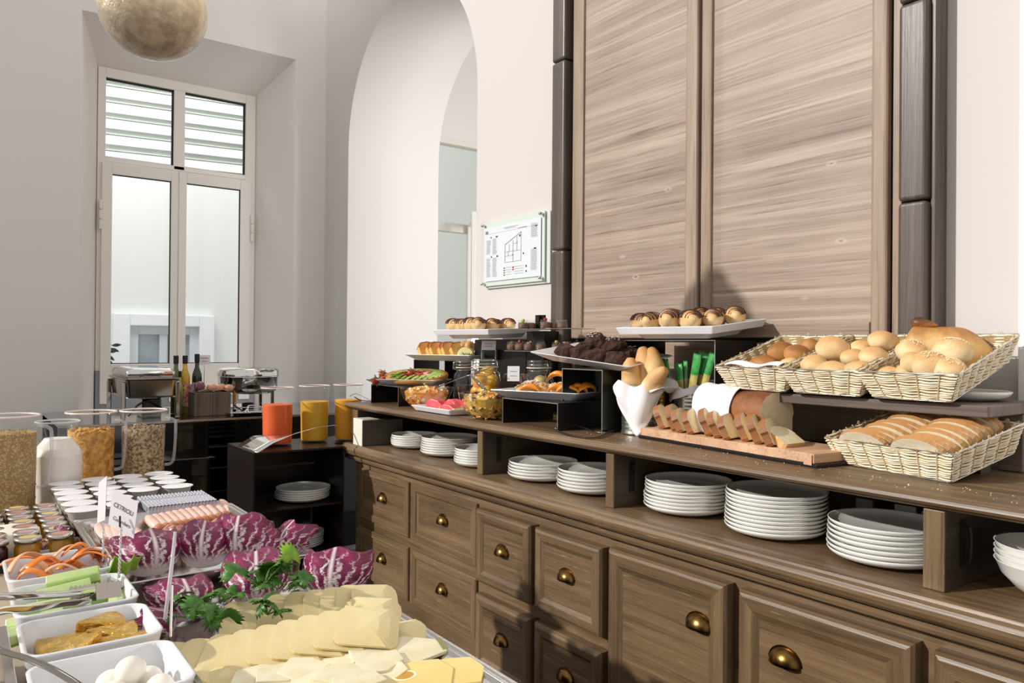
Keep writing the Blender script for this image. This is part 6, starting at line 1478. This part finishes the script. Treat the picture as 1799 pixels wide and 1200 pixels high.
# ---- white square dishes with their food
DY=[(.910,1.056),(1.082,1.226),(1.247,1.405),(1.440,1.600)]
dn=['containing mozzarella balls, nearest of four','of gold foil wrapped cheese wedges, second nearest','of cucumber sticks under the tongs','of shaved carrots, farthest of four']
for (y0,y1),l in zip(DY,dn):
    t=thing('square_dish','white square porcelain dish '+l,'dish',((.070+.228)/2,(y0+y1)/2,TZ+.0015)); hx,hy=(.228-.070)/2,(y1-y0)/2; h=.068
    m=MB(); loft(m,[(hx-.014,hy-.014,.022,0),(hx-.006,hy-.006,.022,h*.5),(hx,hy,.022,h-.004),(hx+.001,hy+.001,.022,h-.001),(hx-.001,hy-.001,.022,h),(hx-.005,hy-.005,.02,h-.0005),(hx-.012,hy-.012,.018,h*.5),(hx-.022,hy-.022,.016,.008),(.01,.01,.005,.006)],n=5); m.build('dish_body',M_porc,t,smooth=True,bevel=0); 
M_moz=pbr('mozzarella','#f6f0e2',.3,sss=.2,coat=.2)
for k,(x,y,z,l) in enumerate(((.115,.955,.030,'front left of the heap'),(.150,.948,.033,'front centre of the heap'),(.197,.940,.032,'front right corner'),(.155,.99,.030,'behind the centre ball'),(.193,.985,.026,'back right, shaded'),(.125,.93,.028,'lowest at the front left'),(.170,.928,.028,'lowest at the front centre'),(.17,.965,.050,'resting on top of the others'))):
    o=MB().ball(.0175,None,18,12,1.08,.95,.95).build('mozzarella_ball',M_moz,smooth=True); o.location=(x,y+.022,TZ+z+.014); o.rotation_euler=(0,0,k); tag(o,'small white mozzarella ball, '+l,'mozzarella','mozzarella balls in the nearest dish')
M_goldf=pbr('crinkled_gold_foil','#ecc874',.25,metal=.85,col2='#d2a548',scale=30,bump=1,bscale=38,bdist=.010)
def foil_wedge(x,y,z,rz,l,s=1,tilt=0):
    t=thing('foil_cheese_wedge','gold foil cheese wedge, '+l,'cheese',(x,y,TZ+z),(tilt,rad(6),rz),'gold foil wedges in the white dish'); t.scale=(s,)*3
    n=10; v=[];f=[]
    P=[(0,0)]+[(.062*math.cos(a),.062*math.sin(a)) for a in [rad(-24)+rad(48)*k/6 for k in range(7)]]
    MB().prism(P,0,.020).build('foil_wrap',M_goldf,t,bevel=.003,sub=0)
for a in ((.160,1.180,.034,rad(183),'at the back left of the dish',1.15,0),(.135,1.195,.048,rad(12),'on top at the back of the heap',1.0,.1),(.145,1.180,.040,rad(-12),'pointing right in the middle',1.05,.1),(.150,1.150,.034,rad(-10),'at the front right of the dish',1.1,0),(.165,1.150,.042,rad(205),'large one at the front left, deeply creased',1.25,-.12),(.135,1.120,.030,rad(8),'lowest in the front centre',1.0,0)): foil_wedge(*a[:5],s=a[5],tilt=a[6])
M_cuc=pbr('cucumber_flesh','#cfe0a0',.35,col2='#b2cf7a',scale=30,coat=.3); M_cuk=pbr('cucumber_skin','#7fa045',.4)
for k,(x,y,z,rz,l) in enumerate(((.155,1.370,.062,-.15,'topmost at the back'),(.140,1.345,.050,.0,'long one in the middle layer'),(.125,1.315,.038,-.25,'at the front left of the heap'),(.180,1.330,.036,.1,'at the right under the tongs tip'),(.100,1.300,.026,-.2,'lowest at the front left'),(.10,1.285,.02,.1,'near the dish front, half under the tongs'),(.205,1.30,.03,1.4,'standing at the right wall of the dish'))):
    t=thing('cucumber_stick','pale green cucumber stick, '+l,'cucumber',(x,y,TZ+z),(rad(10),rad(-6),rz),'cucumber sticks in the white dish'); t.scale=(1.35,1.5,1.5); t.location.z+=.014; t.location.y+=.012
    MB().prism([(-.007,-.006),(.007,-.006),(.008,.004),(0,.009),(-.008,.004)],-.027,.027,'yz').build('flesh',M_cuc,t,bevel=.001); MB().prism([(-.0075,-.0075),(.0075,-.0075),(.0078,-.005),(-.0078,-.005)],-.0272,.0272,'yz').build('skin',M_cuk,t)
M_car=pbr('carrot_orange','#e8730a',.35,col2='#f29a3a',scale=12,coat=.2); M_cars=pbr('carrot_pale_edge','#f0b98e',.4)
rc_=random.Random(5)
for k in range(15):
    x=.088+.010*k*.93; y=1.465+.11*rc_.random(); z=.052+.018*rc_.random(); L=rc_.uniform(.05,.085); hh=rc_.uniform(.012,.026); wd=rc_.uniform(.013,.018); rz=rc_.uniform(-.7,.7)
    t=thing('carrot_shaving','orange carrot shaving, %s from the left in the dish'%ORD[k],'carrot',(min(max(x,.105),.195),y,TZ+z),(rad(rc_.uniform(-25,25)),rad(rc_.uniform(-15,15)),rz),'carrot shavings in the white dish')
    MB().grid(lambda u,v:((u-.5)*L,(v-.5)*wd,hh*math.sin(PI*u)-.002*(v-.5)**2*4),14,3).build('ribbon',M_car if k%3 else M_cars,t,smooth=True,solid=.0015)
# ---- round white cheese and mixed salad behind the carrots
t=thing('fresh_cheese_round','round white fresh cheese on a plate at the left picture edge','cheese',on(14,975,z=TZ+.004)); MB().lathe([(0,0),(.062,0),(.063,.004),(.056,.05),(.050,.054),(0,.055)],40).build('cheese_body',pbr('ricotta','#efe6d6',.6,bump=.3),t,smooth=True)
p=on(98,965,z=TZ+.02); t=thing('salad_bowl','small white bowl of carrot and radicchio salad behind the white dishes','bowl',(p.x+.0,p.y,TZ+.001)); m=MB(); loft(m,[(.035,.03,.008,0),(.046,.042,.008,.030),(.043,.039,.008,.030),(.034,.028,.006,.006),(.005,.005,.002,.005)],n=3); m.build('bowl_body',M_porc,t)
m=[MB(),MB(),MB()]
for k in range(60): a=rc_.uniform(0,6.3); q=.038*math.sqrt(rc_.random()); m[k%3].grid(lambda u,v:((u-.5)*.018,(v-.5)*.008,.003*math.sin(u*6)),4,2,T(q*math.cos(a),q*.9*math.sin(a),.028+rc_.uniform(0,.016),a,rc_.uniform(-.8,.8),rc_.uniform(-.8,.8)))
for mm,c_,n_ in zip(m,(M_car,M_cars,M_fat),('carrot_shreds','pale_shreds','white_shreds')): o=mm.build(n_,c_,t); o['kind']='stuff'
radicchio(Vector((p.x,p.y,TZ+.035)),RZ,.038,'small variegated radicchio leaf standing in the salad bowl',.2,.8,12,.9,.1)
# steel divider and left salad
t=thing('steel_divider','narrow steel divider bar left of the white dishes','divider',(.056,1.0,TZ)); MB().box(-.006,-.30,0,.006,.26,.058).build('bar',M_steel,t,bevel=.001)
t=thing('square_dish','white dish partly visible at the left edge beside the divider','dish',(-.04,1.16,TZ+.001)); m=MB(); loft(m,[(.06,.06,.02,0),(.075,.075,.02,.058),(.070,.070,.02,.058),(.055,.055,.015,.008),(.01,.01,.004,.007)]); m.build('dish_body',M_porc,t)
t=thing('green_lettuce','green lettuce leaves at the lower left corner beside the divider','lettuce',(-.005,.985,TZ+.002))
for k in range(7):
    a=k*.9; MB().grid(lambda u,v:((u-.5)*.08*(.4+v),.035*v+.01*math.sin(u*9+k),.055*v*(1+.12*math.sin(u*13+k))),14,8,T(.0,0,0,a,rad(-20))).build('leaf',pbr('lettuce_leaf%d'%k,'#7da02c' if k%2 else '#9dbb4a',.4,col2='#c5d88a',scale=20),t,smooth=True,solid=.001)
# ---- serving tongs above the dishes
t=thing('serving_tongs','steel serving tongs with toothed tip lying over the cucumber dish','tongs',on(100,1050,Y=1.27))
P=[on(-60,1046,Y=1.20),on(0,1050,Y=1.22),on(70,1048,Y=1.25),on(125,1045,Y=1.27),on(168,1038,Y=1.29)]
def bandf(P,w0,w1,curv,flip=1):
    Q=catmull(P,8)
    def fn(u,v):
        k=u*(len(Q)-1); i=min(int(k),len(Q)-2); c=Q[i].lerp(Q[i+1],k-i); w_=w0+(w1-w0)*u; a=(v-.5)*2
        return c+Vector((0,w_*a*.55,flip*(curv*(1-a*a)))) + Vector((0,0,-w_*a*.5))
    return fn
MB().grid(bandf(P,.011,.010,.006),40,8).build('upper_arm',M_chrome,t,world=True,smooth=True,solid=.001)
P2=[on(-60,1100,Y=1.17),on(0,1072,Y=1.19),on(60,1066,Y=1.21),on(110,1058,Y=1.235),on(160,1056,Y=1.26)]
MB().grid(bandf(P2,.011,.009,.006,-1),40,8).build('lower_arm',M_chrome,t,world=True,smooth=True,solid=.001)
c0=on(168,1040,Y=1.29); c1_=on(212,1034,Y=1.30)
m=MB(); d=(c1_-c0); up=Vector((0,.005,.0115)); n=6; top=[]
for k in range(n): top+=[c0+d*(k/n)+up*.85,c0+d*((k+.5)/n)+up*1.12]
top.append(c0+d+up*.85); bot=[c0+d*(k/(2*n))-up*.85+Vector((0,-.004,0)) for k in range(2*n+1)]
v=[tuple(x) for x in top+bot]; m.add(v,[(i,i+1,2*n+2+i,2*n+1+i) for i in range(2*n)]); m.build('toothed_tip',M_chromed,t,world=True,solid=.0012)
m=MB(); c0b=on(128,1050,Y=1.275); v=[tuple(x-d*.95+Vector((0,.012,-.004))) for x in top+bot]; m.add(v,[(i,i+1,2*n+2+i,2*n+1+i) for i in range(2*n)]); m.build('toothed_tip',M_chromed,t,world=True,solid=.0012)
t=thing('serving_spoon','steel spoon handle crossing the nearest white dish at the lower left','spoon',on(60,1160,Y=.93))
MB().tube(catmull([on(-60,1118,Y=1.00),on(0,1143,Y=.98),on(45,1156,Y=.96),on(90,1175,Y=.93),on(135,1202,Y=.90),on(160,1225,Y=.88)],8),.0045,8,flat=.6).build('handle',M_chromed,t,world=True,smooth=True)
# ---- place cards on picks
def card_on_pick(TL,TR,BR,BL,label,lines,pick0,pick1,name='place_card',ycl=1.0):
    t=thing(name,label,'card',BL); BR=TR+BL-TL
    m=MB(); m.add([tuple(TL),tuple(TR),tuple(BR),tuple(BL)],[(0,1,2,3)]); m.build('card',M_card,t,world=True,solid=.0008)
    ex_=(TR-TL); ez_=(TL-BL); nn=ex_.cross(ez_).normalized(); 
    if nn.y>0: nn=-nn
    for s_,f_,sz in lines:
        if sz==0:
            m=MB(); c_=BL+ez_*f_+nn*.0012; m.add([tuple(c_+ex_*.25),tuple(c_+ex_*.75),tuple(c_+ex_*.75+ez_*.05),tuple(c_+ex_*.25+ez_*.05)],[(0,1,2,3)]); m.build('blurred_lettering',M_greyink,t,world=True); continue
        cu_=bpy.data.curves.new('lettering','FONT'); cu_.body=s_; cu_.align_x='CENTER'; cu_.align_y='CENTER'; cu_.size=sz; cu_.extrude=.00005; cu_.materials.append(M_ink); cu_.space_character=.95; cu_.resolution_u=3
        o_=bpy.data.objects.new('t',cu_); me_=bpy.data.meshes.new_from_object(o_); o=bpy.data.objects.new('lettering',me_); bpy.data.objects.remove(o_); me_.materials.clear(); me_.materials.append(M_ink); C.objects.link(o); o.parent=t
        c_=BL+ez_*f_+ex_*.5+nn*.0012; xx=ex_.normalized(); yy=ez_.normalized(); yy=(yy-xx*yy.dot(xx)).normalized()
        M4=Matrix((xx,yy,xx.cross(yy))).transposed().to_4x4(); M4.translation=c_; W=t.matrix_basis; o.matrix_local=W.inverted()@M4
    P=[pick0.lerp(pick1,q/24)+Vector((.0016*math.cos(q*1.6),.0016*math.sin(q*1.6),0)) for q in range(25)]
    P_=[pick0.lerp(pick1,q/24)-Vector((.0016*math.cos(q*1.6),.0016*math.sin(q*1.6),0)) for q in range(25)]
    m=MB(); m.tube(P,.0012,6); m.tube(P_,.0012,6); m.build('twisted_pick',M_chrome,t,world=True,smooth=True)
    m=MB(); e=(pick1-pick0).normalized(); m.tube([pick0-e*.0+nn*.003,pick0-e*.018+nn*.004],.0016,6); m.build('clip',M_iron,t,world=True)
y=1.42
card_on_pick(on(198.3,858.6,Y=y+.02),on(242.8,882.6,Y=y-.02),on(231.5,945,Y=y-.02),on(190.3,921.8,Y=y+.02),'white place card reading cetrioli on a twisted metal pick',(('CETRIOLI',.62,.0105),('Cucumbers',.26,.0085)),on(213,925,Y=y-.012),on(209,1015,Y=y-.05))
card_on_pick(on(174,848,Y=1.62),on(188,836,Y=1.50),on(188,912,Y=1.50),on(171,920,Y=1.62),'narrow turned white place card behind the cetrioli card',(('-',.62,0),('-',.26,0)),on(182,905,Y=1.55),on(181,985,Y=1.50))
t=thing('card_holder','clear plastic pick standing in front of the radicchio leaves','holder',on(293,1085,Y=1.12)); MB().tube([on(308,934,Y=1.16),on(301,1000,Y=1.15),on(290,1088,Y=1.13)],[.0022,.0028,.0028],8).build('clear_rod',thin_glass('clear_rod',(.9,.9,.93),1.8,.05,.45,(.85,.83,.88)),t,world=True,smooth=True); MB().tube([on(297,1030,Y=1.14)+Vector((.004,0,0)),on(294,1120,Y=1.10)+Vector((.004,0,0))],.002,6).build('metal_pick',M_chrome,t,world=True)
